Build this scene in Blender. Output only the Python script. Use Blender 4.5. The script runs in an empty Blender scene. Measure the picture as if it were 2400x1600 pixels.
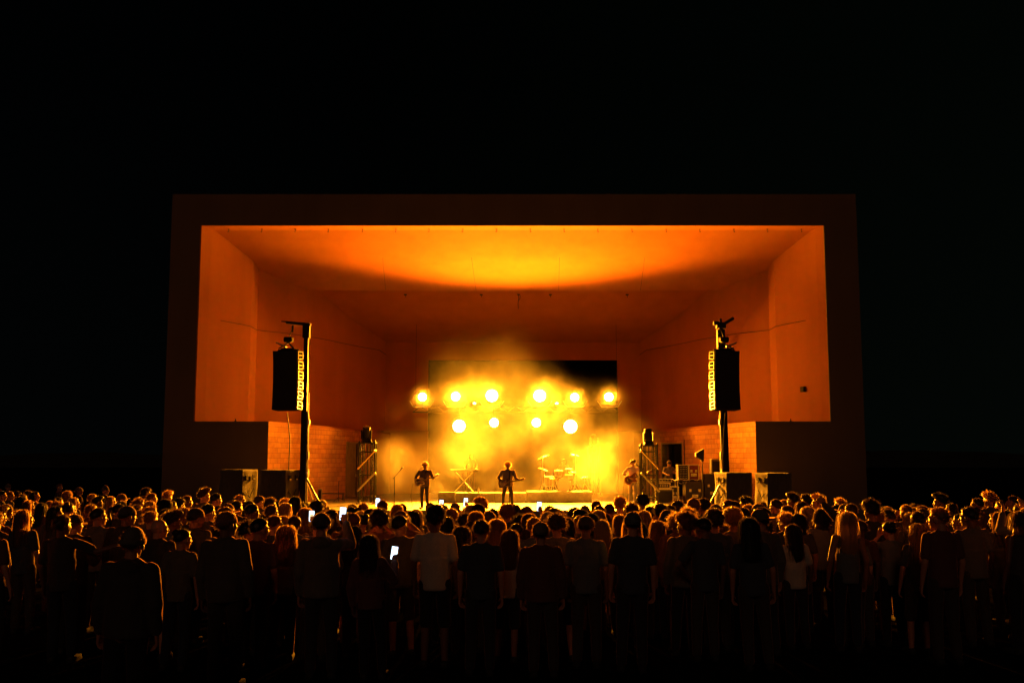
import bpy, bmesh, math, random
from mathutils import Vector, Matrix, noise
R = math.radians
scene = bpy.context.scene
C = scene.collection

# ------------------------------------------------------------------ camera
CAMZ, FPX, HOR = 2.7, 2400.0, 1075.0
PITCH = math.atan((HOR - 800) / FPX)
cam_d = bpy.data.cameras.new('camera'); cam = bpy.data.objects.new('camera', cam_d); C.objects.link(cam)
cam.location = (0, 0, CAMZ); cam.rotation_euler = (R(90) + PITCH, 0, 0)
cam_d.sensor_width = 36; cam_d.lens = 36.0; cam_d.clip_end = 2000; cam_d.clip_start = .1
scene.camera = cam
_F = Vector((0, math.cos(PITCH), math.sin(PITCH))); _U = Vector((0, -math.sin(PITCH), math.cos(PITCH)))
def at(px, py, Y):
    """world point at depth Y seen at photo coordinates (2400 x 1600)"""
    d = _F + Vector((1, 0, 0)) * ((px - 1200) / FPX) + _U * ((800 - py) / FPX)
    return Vector((0, 0, CAMZ)) + d * (Y / d.y)
def proj(p):
    v = Vector(p) - Vector((0, 0, CAMZ)); f = v.dot(_F)
    return 1200 + FPX * v.x / f, 800 - FPX * v.dot(_U) / f, f

# ------------------------------------------------------------------ night sky
w = bpy.data.worlds.new('World'); scene.world = w; w.use_nodes = True
nt = w.node_tree; nt.nodes.clear()
wo = nt.nodes.new('ShaderNodeOutputWorld'); bg = nt.nodes.new('ShaderNodeBackground')
tc = nt.nodes.new('ShaderNodeTexCoord'); sp = nt.nodes.new('ShaderNodeSeparateXYZ')
rz_ = nt.nodes.new('ShaderNodeValToRGB'); rx_ = nt.nodes.new('ShaderNodeValToRGB'); mx = nt.nodes.new('ShaderNodeMix')
mx.data_type = 'RGBA'; mx.blend_type = 'ADD'; mx.inputs[0].default_value = 1
nt.links.new(tc.outputs['Generated'], sp.inputs[0])
nt.links.new(sp.outputs['Z'], rz_.inputs[0])
rz_.color_ramp.elements[0].position = 0.0; rz_.color_ramp.elements[0].color = (.0006, .0008, .0007, 1)
rz_.color_ramp.elements[1].position = .35; rz_.color_ramp.elements[1].color = (.0001, .00018, .00016, 1)
mr = nt.nodes.new('ShaderNodeMapRange'); mr.inputs[1].default_value = -.45; mr.inputs[2].default_value = .45
nt.links.new(sp.outputs['X'], mr.inputs[0]); nt.links.new(mr.outputs[0], rx_.inputs[0])
rx_.color_ramp.elements[0].position = 0.0; rx_.color_ramp.elements[0].color = (.0001, .0002, .0003, 1)
rx_.color_ramp.elements[1].position = 1.0; rx_.color_ramp.elements[1].color = (.0004, .0009, .0005, 1)
e = rx_.color_ramp.elements.new(.35); e.color = (0, .00004, .00004, 1)
nt.links.new(rz_.outputs[0], mx.inputs[6]); nt.links.new(rx_.outputs[0], mx.inputs[7])
nt.links.new(mx.outputs[2], bg.inputs[0]); bg.inputs[1].default_value = 1.0
nt.links.new(bg.outputs[0], wo.inputs[0])

# weak warm fill light added behind the audience to lift facade and backs
sd = bpy.data.lights.new('front_fill', 'SUN'); sd.energy = .085; sd.angle = R(12); sd.color = (1, .48, .26)
so = bpy.data.objects.new('front_fill', sd); C.objects.link(so)
so.rotation_euler = (R(66), 0, R(-8))

vs = scene.view_settings
vs.view_transform = 'Standard'; vs.look = 'None'; vs.exposure = 0; vs.gamma = 1; vs.use_curve_mapping = False
scene.cycles.max_bounces = 6; scene.cycles.volume_bounces = 1; scene.cycles.diffuse_bounces = 3
scene.cycles.transparent_max_bounces = 8
scene.cycles.volume_max_steps = 96; scene.cycles.volume_step_rate = 1.0
scene.cycles.sample_clamp_indirect = 6; scene.cycles.use_light_tree = True
scene.cycles.caustics_reflective = False; scene.cycles.caustics_refractive = False

# ------------------------------------------------------------------ helpers
def setp(o, label=None, cat=None, group=None, kind=None):
    if label: o['label'] = label
    if cat: o['category'] = cat
    if group: o['group'] = group
    if kind: o['kind'] = kind
    return o
def empty(name, loc=(0, 0, 0), rz=0, label=None, cat=None, group=None):
    o = bpy.data.objects.new(name, None); C.objects.link(o)
    o.location = loc; o.rotation_euler = (0, 0, rz); o.empty_display_size = .2
    return setp(o, label, cat, group)
def link(name, me, mat, parent=None, loc=None, rot=None):
    o = bpy.data.objects.new(name, me); C.objects.link(o)
    if mat is not None and not me.materials: me.materials.append(mat)
    if parent: o.parent = parent
    if loc is not None: o.location = loc
    if rot is not None: o.rotation_euler = rot
    return o
class MB:
    """collects shapes for one mesh"""
    def __init__(s): s.bm = bmesh.new()
    def box(s, c, size, rot=None, bev=0):
        m = Matrix.Translation(Vector(c))
        if rot is not None: m = m @ (rot.to_matrix().to_4x4() if hasattr(rot, 'to_matrix') else rot)
        m = m @ Matrix.Diagonal((size[0], size[1], size[2], 1))
        r = bmesh.ops.create_cube(s.bm, size=1, matrix=m)
        if bev:
            es = list({e for v in r['verts'] for e in v.link_edges})
            bmesh.ops.bevel(s.bm, geom=es, offset=bev, segments=1, affect='EDGES')
        return s
    def box2(s, a, b, bev=0):
        a, b = Vector(a), Vector(b)
        d = b - a
        return s.box((a + b) / 2, (abs(d.x), abs(d.y), abs(d.z)), bev=bev)
    def tube(s, a, b, r, r2=None, n=8, cap=True):
        a, b = Vector(a), Vector(b); d = b - a
        if d.length < 1e-6: return s
        q = d.to_track_quat('Z', 'Y').to_matrix().to_4x4()
        bmesh.ops.create_cone(s.bm, cap_ends=cap, segments=n, radius1=r, radius2=r if r2 is None else r2,
                              depth=d.length, matrix=Matrix.Translation((a + b) / 2) @ q)
        return s
    def path(s, pts, r, n=6):
        """swept tube through points as one skin"""
        pts = [Vector(p) for p in pts]; rings = []
        for i, p in enumerate(pts):
            t = (pts[min(i + 1, len(pts) - 1)] - pts[max(i - 1, 0)]).normalized()
            u = t.orthogonal().normalized() if i == 0 else (u - t * u.dot(t)).normalized()
            v = t.cross(u)
            rr = r(i / (len(pts) - 1)) if callable(r) else r
            rings.append([s.bm.verts.new(p + (u * math.cos(k / n * math.tau) + v * math.sin(k / n * math.tau)) * rr) for k in range(n)])
        for a, b in zip(rings, rings[1:]):
            for k in range(n): s.bm.faces.new((a[k], a[(k + 1) % n], b[(k + 1) % n], b[k]))
        s.bm.faces.new(rings[0][::-1]); s.bm.faces.new(rings[-1])
        return s
    def ball(s, c, rad, rot=None, u=14, v=9):
        if not hasattr(rad, '__len__'): rad = (rad,) * 3
        m = Matrix.Translation(Vector(c))
        if rot is not None: m = m @ rot
        bmesh.ops.create_uvsphere(s.bm, u_segments=u, v_segments=v, radius=1, matrix=m @ Matrix.Diagonal((*rad, 1)))
        return s
    def cap(s, a, b, r1, r2, n=12):
        """tapered capsule"""
        s.tube(a, b, r1, r2, n); s.ball(a, r1, u=n, v=8); s.ball(b, r2, u=n, v=8); return s
    def lathe(s, c, prof, n=24, rot=None, closed=True):
        m = Matrix.Translation(Vector(c)) @ (rot if rot is not None else Matrix.Identity(4)); rings = []
        for r, z in prof:
            rings.append([s.bm.verts.new(m @ Vector((r * math.cos(k / n * math.tau), r * math.sin(k / n * math.tau), z))) for k in range(n)])
        for a, b in zip(rings, rings[1:]):
            for k in range(n): s.bm.faces.new((a[k], a[(k + 1) % n], b[(k + 1) % n], b[k]))
        if closed:
            s.bm.faces.new(rings[0][::-1]); s.bm.faces.new(rings[-1])
        return s
    def prism(s, pts, vec):
        """polygon (3D points) extruded along vec"""
        vec = Vector(vec); a = [s.bm.verts.new(Vector(p)) for p in pts]; b = [s.bm.verts.new(Vector(p) + vec) for p in pts]
        s.bm.faces.new(a[::-1]); s.bm.faces.new(b)
        for i in range(len(a)):
            j = (i + 1) % len(a); s.bm.faces.new((a[i], a[j], b[j], b[i]))
        return s
    def mesh(s, name, smooth=False):
        bmesh.ops.recalc_face_normals(s.bm, faces=s.bm.faces)
        me = bpy.data.meshes.new(name); s.bm.to_mesh(me); s.bm.free()
        if smooth:
            for p in me.polygons: p.use_smooth = True
        return me
    def build(s, name, mat, parent=None, smooth=False, loc=None, rot=None):
        return link(name, s.mesh(name, smooth), mat, parent, loc, rot)

# ------------------------------------------------------------------ materials
def newmat(name):
    m = bpy.data.materials.new(name); m.use_nodes = True
    return m, m.node_tree, m.node_tree.nodes['Principled BSDF']
def N(nt, t, **k):
    n = nt.nodes.new(t)
    for a, b in k.items(): setattr(n, a, b)
    return n
def surf(name, col, rough=.6, metal=0, scale=6, var=.25, bump=.1, col2=None, coord='Object', spec=.5, sheen=0, detail=6, stretch=None):
    m, nt, b = newmat(name)
    tc = N(nt, 'ShaderNodeTexCoord'); n = N(nt, 'ShaderNodeTexNoise'); n.inputs['Scale'].default_value = scale; n.inputs['Detail'].default_value = detail
    src = tc.outputs[coord]
    if stretch:
        mp = N(nt, 'ShaderNodeMapping'); mp.inputs['Scale'].default_value = stretch; nt.links.new(src, mp.inputs[0]); src = mp.outputs[0]
    nt.links.new(src, n.inputs['Vector'])
    r = N(nt, 'ShaderNodeValToRGB'); c1 = tuple(max(0, c * (1 - var)) for c in col); c2 = col2 or tuple(min(1, c * (1 + var)) for c in col)
    r.color_ramp.elements[0].position = .3; r.color_ramp.elements[0].color = (*c1, 1)
    r.color_ramp.elements[1].position = .7; r.color_ramp.elements[1].color = (*c2, 1)
    nt.links.new(n.outputs[0], r.inputs[0]); nt.links.new(r.outputs[0], b.inputs['Base Color'])
    b.inputs['Roughness'].default_value = rough; b.inputs['Metallic'].default_value = metal
    b.inputs['Specular IOR Level'].default_value = spec; b.inputs['Sheen Weight'].default_value = sheen
    if bump:
        bp = N(nt, 'ShaderNodeBump'); bp.inputs['Strength'].default_value = bump; bp.inputs['Distance'].default_value = .02
        n2 = N(nt, 'ShaderNodeTexNoise'); n2.inputs['Scale'].default_value = scale * 6; nt.links.new(src, n2.inputs['Vector'])
        nt.links.new(n2.outputs[0], bp.inputs['Height']); nt.links.new(bp.outputs[0], b.inputs['Normal'])
    return m
def emit(name, col, s, sample='AUTO'):
    m, nt, b = newmat(name); nt.nodes.remove(b)
    em = N(nt, 'ShaderNodeEmission'); em.inputs[0].default_value = (*col, 1); em.inputs[1].default_value = s
    nt.links.new(em.outputs[0], nt.nodes['Material Output'].inputs[0])
    m.cycles.emission_sampling = sample
    return m
def objcol(name, rough=.8, sheen=.3, scale=40, bump=.2, spec=.3, sss=0, trans=0, aniso=0):
    """colour read from the object's own colour, with a little noise"""
    m, nt, b = newmat(name)
    oi = N(nt, 'ShaderNodeObjectInfo'); tc = N(nt, 'ShaderNodeTexCoord')
    n = N(nt, 'ShaderNodeTexNoise'); n.inputs['Scale'].default_value = scale; nt.links.new(tc.outputs['Object'], n.inputs['Vector'])
    mr = N(nt, 'ShaderNodeMapRange'); mr.inputs[3].default_value = .8; mr.inputs[4].default_value = 1.2; nt.links.new(n.outputs[0], mr.inputs[0])
    mu = N(nt, 'ShaderNodeVectorMath', operation='SCALE'); nt.links.new(oi.outputs['Color'], mu.inputs[0]); nt.links.new(mr.outputs[0], mu.inputs['Scale'])
    nt.links.new(mu.outputs[0], b.inputs['Base Color'])
    b.inputs['Roughness'].default_value = rough; b.inputs['Sheen Weight'].default_value = sheen; b.inputs['Sheen Roughness'].default_value = .35; b.inputs['Sheen Tint'].default_value = (1, .42, .22, 1)
    b.inputs['Specular IOR Level'].default_value = spec
    if bump:
        bp = N(nt, 'ShaderNodeBump'); bp.inputs['Strength'].default_value = bump; bp.inputs['Distance'].default_value = .01
        nt.links.new(n.outputs[0], bp.inputs['Height']); nt.links.new(bp.outputs[0], b.inputs['Normal'])
    if trans:
        tr = N(nt, 'ShaderNodeBsdfTranslucent'); gm = N(nt, 'ShaderNodeVectorMath', operation='SCALE'); gm.inputs['Scale'].default_value = 7; nt.links.new(mu.outputs[0], gm.inputs[0]); g2 = N(nt, 'ShaderNodeVectorMath', operation='MINIMUM'); g2.inputs[1].default_value = (.85, .6, .4); nt.links.new(gm.outputs[0], g2.inputs[0]); nt.links.new(g2.outputs[0], tr.inputs[0])
        ms = N(nt, 'ShaderNodeMixShader'); ms.inputs[0].default_value = trans
        nt.links.new(b.outputs[0], ms.inputs[1]); nt.links.new(tr.outputs[0], ms.inputs[2])
        nt.links.new(ms.outputs[0], nt.nodes['Material Output'].inputs[0])
    return m
def plaster(name, col):
    """painted concrete: broad stains, vertical streaks, fine grain"""
    m, nt, b = newmat(name)
    tc = N(nt, 'ShaderNodeTexCoord'); out = []
    for sc, st in ((.35, (1, 1, 1)), (1.2, (1, 1, .15)), (30, (1, 1, 1))):
        mp = N(nt, 'ShaderNodeMapping'); mp.inputs['Scale'].default_value = st; nt.links.new(tc.outputs['Object'], mp.inputs[0])
        n = N(nt, 'ShaderNodeTexNoise'); n.inputs['Scale'].default_value = sc; n.inputs['Detail'].default_value = 8; nt.links.new(mp.outputs[0], n.inputs['Vector']); out.append(n.outputs[0])
    a1 = N(nt, 'ShaderNodeMath', operation='ADD'); nt.links.new(out[0], a1.inputs[0]); nt.links.new(out[1], a1.inputs[1])
    a2 = N(nt, 'ShaderNodeMath', operation='MULTIPLY_ADD'); nt.links.new(out[2], a2.inputs[0]); a2.inputs[1].default_value = .35; nt.links.new(a1.outputs[0], a2.inputs[2])
    mr = N(nt, 'ShaderNodeMapRange'); mr.inputs[1].default_value = .75; mr.inputs[2].default_value = 1.6; mr.inputs[3].default_value = .82; mr.inputs[4].default_value = 1.12
    nt.links.new(a2.outputs[0], mr.inputs[0])
    mu = N(nt, 'ShaderNodeVectorMath', operation='SCALE'); mu.inputs[0].default_value = col; nt.links.new(mr.outputs[0], mu.inputs['Scale'])
    nt.links.new(mu.outputs[0], b.inputs['Base Color']); b.inputs['Roughness'].default_value = .85; b.inputs['Specular IOR Level'].default_value = .2
    bp = N(nt, 'ShaderNodeBump'); bp.inputs['Strength'].default_value = .12; bp.inputs['Distance'].default_value = .02
    nt.links.new(a2.outputs[0], bp.inputs['Height']); nt.links.new(bp.outputs[0], b.inputs['Normal'])
    return m
def blockwork(name, c1, c2, mortar):
    """concrete block courses laid out along the wall (generated from object coordinates: run along y, height z)"""
    m, nt, b = newmat(name)
    tc = N(nt, 'ShaderNodeTexCoord'); sp = N(nt, 'ShaderNodeSeparateXYZ'); cb = N(nt, 'ShaderNodeCombineXYZ')
    nt.links.new(tc.outputs['Object'], sp.inputs[0]); nt.links.new(sp.outputs['Y'], cb.inputs[0]); nt.links.new(sp.outputs['Z'], cb.inputs[1])
    br = N(nt, 'ShaderNodeTexBrick'); nt.links.new(cb.outputs[0], br.inputs['Vector'])
    br.inputs['Scale'].default_value = 1; br.inputs['Brick Width'].default_value = .62; br.inputs['Row Height'].default_value = .21
    br.inputs['Mortar Size'].default_value = .012; br.inputs['Mortar Smooth'].default_value = .3; br.inputs['Bias'].default_value = 0
    br.inputs['Color1'].default_value = (*c1, 1); br.inputs['Color2'].default_value = (*c2, 1); br.inputs['Mortar'].default_value = (*mortar, 1)
    n = N(nt, 'ShaderNodeTexNoise'); n.inputs['Scale'].default_value = 5; n.inputs['Detail'].default_value = 8; nt.links.new(tc.outputs['Object'], n.inputs['Vector'])
    mr = N(nt, 'ShaderNodeMapRange'); mr.inputs[3].default_value = .6; mr.inputs[4].default_value = 1.4; nt.links.new(n.outputs[0], mr.inputs[0])
    mu = N(nt, 'ShaderNodeVectorMath', operation='SCALE'); nt.links.new(br.outputs['Color'], mu.inputs[0]); nt.links.new(mr.outputs[0], mu.inputs['Scale'])
    nt.links.new(mu.outputs[0], b.inputs['Base Color']); b.inputs['Roughness'].default_value = .9; b.inputs['Specular IOR Level'].default_value = .2
    bp = N(nt, 'ShaderNodeBump'); bp.inputs['Strength'].default_value = .6; bp.inputs['Distance'].default_value = .01; bp.invert = True
    nt.links.new(br.outputs['Fac'], bp.inputs['Height']); nt.links.new(bp.outputs[0], b.inputs['Normal'])
    return m

M = {
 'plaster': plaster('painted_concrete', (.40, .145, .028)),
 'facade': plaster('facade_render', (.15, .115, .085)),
 'block': blockwork('block_wall', (.52, .24, .06), (.36, .15, .04), (.22, .08, .025)),
 'door': surf('door_paint', (.22, .20, .12), .5, scale=3),
 'black': surf('black_metal', (.010, .010, .010), .6, scale=20, spec=.22),
 'cabinet': surf('cabinet_black', (.003, .003, .003), .9, scale=20, spec=.03),
 'steel': surf('truss_steel', (.035, .033, .03), .45, .3, scale=12),
 'alu': surf('aluminium', (.60, .58, .54), .3, .9, scale=12),
 'grille': surf('speaker_grille', (.010, .010, .010), .7, scale=200, bump=.5),
 'canvas': surf('speaker_cover', (.085, .078, .066), .85, scale=7, bump=.6, sheen=.2, stretch=(3, 3, .6)),
 'curtain': surf('backdrop_cloth', (.005, .005, .004), 1.0, scale=4, spec=0, bump=0),
 'stage': surf('stage_floor', (.135, .125, .11), .55, scale=1.5, bump=.05),
 'riser': surf('riser_skirt', (.14, .12, .10), .9, scale=8),
 'case': surf('case_plywood', (.05, .045, .045), .6, scale=10),
 'redcase': surf('red_case', (.22, .03, .03), .6, scale=10),
 'white': surf('white_paint', (.75, .72, .66), .5, scale=10, var=.08),
 'wood': surf('guitar_wood', (.30, .11, .035), .25, scale=6, stretch=(1, 8, 8)),
 'wood_dark': surf('fretboard', (.10, .05, .025), .4, scale=20),
 'cream': surf('cream_lacquer', (.70, .55, .38), .25, scale=4, var=.1),
 'brass': surf('cymbal_bronze', (.75, .55, .22), .25, 1, scale=30, var=.1),
 'drum': surf('drum_shell', (.35, .30, .25), .25, scale=3),
 'skinh': surf('drum_head', (.80, .78, .72), .5, scale=3, var=.05),
 'rubber': surf('black_rubber', (.015, .015, .015), .8, scale=20),
 'grass': surf('dark_lawn', (.010, .009, .006), 1.0, spec=0, scale=3, var=.5, bump=.8, coord='Object'),
 'skin': objcol('skin', .5, .1, 25, .05, .4),
 'cloth': objcol('cloth', .9, .55, 60, .35, .2),
 'hair': objcol('hair', .45, .0, 50, 0, .5, trans=.45),
 'eye': surf('eye_white', (.30, .26, .22), .3),
 'cable': surf('cable', (.02, .018, .015), .7, scale=10),
}
# ------------------------------------------------------------------ ground and far hills
def gz(Y): return max(0.0, min(.35, .01 * (35 - Y)))
g = MB(); xs = [-600, -60, -30, -10, 0, 10, 30, 60, 600]; ys = [-200, 0, 5, 10, 15, 20, 25, 30, 35, 60, 120, 900]
vv = [[g.bm.verts.new((x, y, gz(y) - (0 if y < 100 else 0))) for x in xs] for y in ys]
for a, b in zip(vv, vv[1:]):
    for k in range(len(xs) - 1): g.bm.faces.new((a[k], a[k + 1], b[k + 1], b[k]))
setp(g.build('ground', M['grass']), kind='structure')
random.seed(5)
hm = MB(); prev = None; hp = []
for i in range(61):
    x = -420 + i * 14; h = 5 + 5 * noise.noise(Vector((i * .13, 0, 0))) + 1.5 * noise.noise(Vector((i * .7, 3, 0)))
    hp.append((x, h))
rows = []
for t, f in ((0, 0), (.3, .7), (.6, 1), (1, 0)):
    rows.append([hm.bm.verts.new((x, 330 + t * 160, max(0, h) * f - .2)) for x, h in hp])
for a, b in zip(rows, rows[1:]):
    for k in range(60): hm.bm.faces.new((a[k], a[k + 1], b[k + 1], b[k]))
setp(hm.build('hills', surf('hill_scrub', (.03, .035, .03), .95, scale=.1, var=.4, bump=0), smooth=True), kind='structure')

# ------------------------------------------------------------------ the band shell
SZ = .87                      # stage floor height
Y0, Y1, Y1b, Y2, Y3, Y4 = 41.0, 44.5, 45.6, 48.0, 51.5, 55.0
ZT = at(1200, 529, Y0).z; Z1 = at(1200, 610, Y1).z; Z2 = at(1200, 680, Y2).z; Z3 = at(1200, 745, Y3).z; Z4 = at(1200, 802, Y4).z
ZL = at(1200, 987, Y0).z      # top of the lower block walls
W0 = 12.72
def hw(lx, rx, py, Y): return (at(rx, py, Y).x - at(lx, py, Y).x) / 2
W1 = hw(599, 1823, 650, Y1); W2 = hw(735, 1700, 690, Y2); W3 = hw(835, 1600, 750, Y3); W4 = hw(925, 1520, 802, Y4)
XC = .05
plan = [(W0, Y0), (W1, Y1), (W1, Y1b), (W2, Y2), (W3, Y3), (W4, Y4)]
shell = empty('band_shell', (0, 47, 0), label='concrete band shell lit orange inside, behind and above the band', cat='band shell')
def P(o):
    o.parent = shell; o.matrix_parent_inverse = Matrix.Translation((0, -47, 0)); return o
ZTOP = at(1200, 455, Y0).z
XL, XR = at(395, 700, Y0).x, at(2015, 700, Y0).x
fac = MB()
fac.box2((XL, Y0, ZT + .02), (XR, Y0 + .8, ZTOP)).box2((XL, Y0, ZL), (-W0 - .01, Y0 + .8, ZT + .02)).box2((W0 + .01, Y0, ZL), (XR, Y0 + .8, ZT + .02))
fac.box2((XL, Y0, 0), (-9.72, Y0 + .5, ZL)).box2((9.72, Y0, 0), (XR, Y0 + .5, ZL))
fac = P(fac.build('facade', M['facade']))
# outer body: side walls, rear wall, roof
ob = MB(); ob.box2((XL, Y0 + .8, 0), (XL + .4, 59, ZTOP - .4)).box2((XR - .4, Y0 + .8, 0), (XR, 59, ZTOP - .4)).box2((XL, 59, 0), (XR, 59.4, ZTOP - .4))
P(ob.build('outer_wall', M['facade']))
P(MB().box2((XL, Y0 + .8, ZTOP - .4), (XR, 59.4, ZTOP - .02)).build('roof', M['facade']))
# ceiling: flat soffit strip, two sloping panels, a step up, two more sloping panels
def slab(prof, t=.25):
    m = MB(); m.prism([(-13.6, y, z) for y, z in prof] + [(-13.6, y, z + t) for y, z in reversed(prof)], (27.2, 0, 0)); return m
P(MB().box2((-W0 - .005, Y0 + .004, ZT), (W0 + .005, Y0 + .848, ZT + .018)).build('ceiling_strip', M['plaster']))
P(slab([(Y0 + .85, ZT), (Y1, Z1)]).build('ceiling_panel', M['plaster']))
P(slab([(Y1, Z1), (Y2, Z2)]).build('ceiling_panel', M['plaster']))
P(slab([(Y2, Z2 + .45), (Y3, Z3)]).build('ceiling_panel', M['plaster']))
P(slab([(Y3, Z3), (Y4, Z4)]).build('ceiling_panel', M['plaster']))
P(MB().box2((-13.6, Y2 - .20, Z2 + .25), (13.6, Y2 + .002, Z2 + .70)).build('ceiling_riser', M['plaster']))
# thin joints between the ceiling boards
jm = MB()
for px0, px1 in ((1096, 1116), (1313, 1309), (890, 905), (1520, 1500)):
    for (ya, za, pa), (yb, zb, pb) in (((Y0 + 1.05, ZT, px0), (Y1, Z1, (px0 + px1) / 2)), ((Y1, Z1, (px0 + px1) / 2), (Y2, Z2, px1))):
        xa, xb = at(pa, 600, ya).x, at(pb, 600, yb).x
        jm.prism([(xa - .008, ya, za - .0), (xa + .008, ya, za - .0), (xb + .008, yb, zb - .0), (xb - .008, yb, zb - .0)], (0, 0, -.006))
P(jm.build('panel_joint', M['cable']))
# upper side walls, solid, with the bright return between the first two panels
T = .3
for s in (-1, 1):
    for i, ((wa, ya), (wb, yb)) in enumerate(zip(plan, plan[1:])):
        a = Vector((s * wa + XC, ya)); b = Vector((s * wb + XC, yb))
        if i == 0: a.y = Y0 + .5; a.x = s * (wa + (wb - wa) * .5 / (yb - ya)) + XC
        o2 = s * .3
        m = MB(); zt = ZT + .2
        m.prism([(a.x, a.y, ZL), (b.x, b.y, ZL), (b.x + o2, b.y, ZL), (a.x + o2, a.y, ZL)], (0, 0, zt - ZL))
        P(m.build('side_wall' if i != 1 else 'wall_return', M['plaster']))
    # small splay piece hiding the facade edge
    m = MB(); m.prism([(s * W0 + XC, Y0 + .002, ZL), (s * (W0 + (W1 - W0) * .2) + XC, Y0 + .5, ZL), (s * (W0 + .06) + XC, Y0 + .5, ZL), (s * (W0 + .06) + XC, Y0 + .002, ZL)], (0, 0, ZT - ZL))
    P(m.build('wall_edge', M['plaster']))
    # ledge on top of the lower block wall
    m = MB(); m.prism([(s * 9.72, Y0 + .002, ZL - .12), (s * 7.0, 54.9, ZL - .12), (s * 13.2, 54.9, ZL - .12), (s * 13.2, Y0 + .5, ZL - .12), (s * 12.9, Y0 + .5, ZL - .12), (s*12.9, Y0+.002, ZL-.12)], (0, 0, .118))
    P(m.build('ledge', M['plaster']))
# block walls of the lower storey (run along y so the courses follow the wall)
def bx(Y): return 9.72 - .2212 * (Y - Y0)
def lower_seg(s, ya, yb, z0, z1, mat, name, inset=0):
    m = MB(); xa, xb = s * (bx(ya) + inset), s * (bx(yb) + inset)
    m.prism([(xa, ya, z0), (xb, yb, z0), (xb + s * .3, yb, z0), (xa + s * .3, ya, z0)], (0, 0, z1 - z0)); return P(m.build(name, mat))
ZB = ZL - .122
DL, DR = (49.2, 50.6), (48.6, 51.2)
for s, (da, db), dt in ((-1, DL, 3.45), (1, DR, 3.42)):
    lower_seg(s, Y0 + .002, da, SZ, ZB, M['block'], 'block_wall')
    lower_seg(s, da, db, dt, ZB, M['block'], 'block_wall')
    lower_seg(s, db, 51.7 if s > 0 else 50.9, SZ, ZB, M['block'], 'block_wall')
    lower_seg(s, 51.7 if s > 0 else 50.9, 56.5, SZ, ZB, M['plaster'], 'rear_side_wall')
    # stage-side door frame
    for ya, yb, z0, z1 in ((da - .07, da, SZ, dt + .07), (db, db + .07, SZ, dt + .07), (da, db, dt, dt + .07)):
        lower_seg(s, ya, yb, z0, z1, M['door'], 'door_frame', -.03)
d = lower_seg(-1, DL[0], DL[1], SZ + .01, 3.45, M['door'], 'door', .06)
hd = MB().box((-(bx(50.4) - .02), 50.4, 1.9), (.06, .03, .14)).build('handle', M['alu'], d)
# dark room behind the open right-hand doorway
m = MB(); x0 = bx(50) + .35
m.box2((x0, 48.3, SZ), (x0 + 2.2, 48.45, 3.6)).box2((x0 + 2.2, 48.3, SZ), (x0 + 2.35, 51.6, 3.6)).box2((x0, 51.45, SZ), (x0 + 2.2, 51.6, 3.6)).box2((x0, 48.45, 3.6), (x0 + 2.2, 51.45, 3.7))
P(m.build('passage_wall', M['black']))
# rear wall with the backdrop opening
BL, BR, BZ = at(1003, 860, Y4).x, at(1448, 860, Y4).x, at(1200, 843, Y4).z
P(MB().box2((-7.5, Y4, ZL), (BL, Y4 + .3, Z4 + .3)).box2((BR, Y4, ZL), (7.5, Y4 + .3, Z4 + .3)).box2((BL, Y4, BZ), (BR, Y4 + .3, Z4 + .3))
  .box2((-7.5, Y4 + .3, SZ), (BL, Y4 + .6, ZL - .01)).box2((BR, Y4 + .3, SZ), (7.5, Y4 + .6, ZL - .01)).build('rear_wall', M['plaster']))
# folded black backdrop
m = MB(); n = 160; zs = (SZ, BZ + .3)
pr = None
for i in range(n + 1):
    x = BL - .6 + (BR - BL + 1.2) * i / n; y = 56.2 + .012 * math.sin(i * .55) + .01 * math.sin(i * .17)
    c = [m.bm.verts.new((x, y, z)) for z in zs]
    if pr: m.bm.faces.new((pr[0], c[0], c[1], pr[1]))
    pr = c
cur = m.build('backdrop_curtain', M['curtain'], smooth=True)
cur.modifiers.new('thickness', 'SOLIDIFY').thickness = .01
setp(cur, 'black pleated backdrop curtain hanging behind the lights and smoke', 'curtain')
# stage
st = MB(); st.box2((-12.2, 37.2, 0), (12.2, Y0 - .002, SZ)).box2((-9.7, Y0, 0), (9.7, 58.9, SZ))
st = st.build('stage', M['stage']); setp(st, kind='structure')
# long thin conduit clipped along both walls, small hooks under the soffit, hanging bits on the ceiling
for s, ex, word in ((-1, 485, 'left'), (1, 1930, 'right')):
    pts = []
    for (wa, ya), (wb, yb) in zip(plan, plan[1:]):
        for k in range(5):
            t = k / 5; pts.append(Vector((s * (wa + (wb - wa) * t - .02) + XC, ya + (yb - ya) * t, 8.45 + .012 * math.sin(ya * 3 + k))))
    pts.append(Vector((s * (W4 - .02) + XC, Y4 - .05, 8.28)))
    o = MB().path([p for p in pts[2:]], .013).build('wall_cable', M['cable'])
    setp(o, f'thin dark cable running along the {word} side wall of the band shell', 'cable')
_ord = 'first second third fourth fifth sixth seventh eighth ninth tenth eleventh twelfth thirteenth fourteenth fifteenth sixteenth seventeenth eighteenth'.split()
for _i, px in enumerate((536, 614, 692, 770, 850, 928, 1006, 1085, 1164, 1243, 1322, 1401, 1481, 1561, 1640, 1720, 1798, 1878)):
    p = at(px, 534, Y0 + .6); p.z = ZT
    h = empty('soffit_hook', p, label=f'{_ord[_i]} from the left of the small wire hooks under the top of the opening', cat='hook', group='wire hooks along the top of the opening')
    MB().tube((0, 0, 0), (0, 0, -.13), .012, n=6).tube((0, 0, -.13), (.05 * (1 if px > 1200 else -1), 0, -.10), .012, n=6).build('wire', M['cable'], h)
    MB().box((0, 0, -.012), (.07, .05, .02)).build('plate', M['cable'], h)
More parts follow.
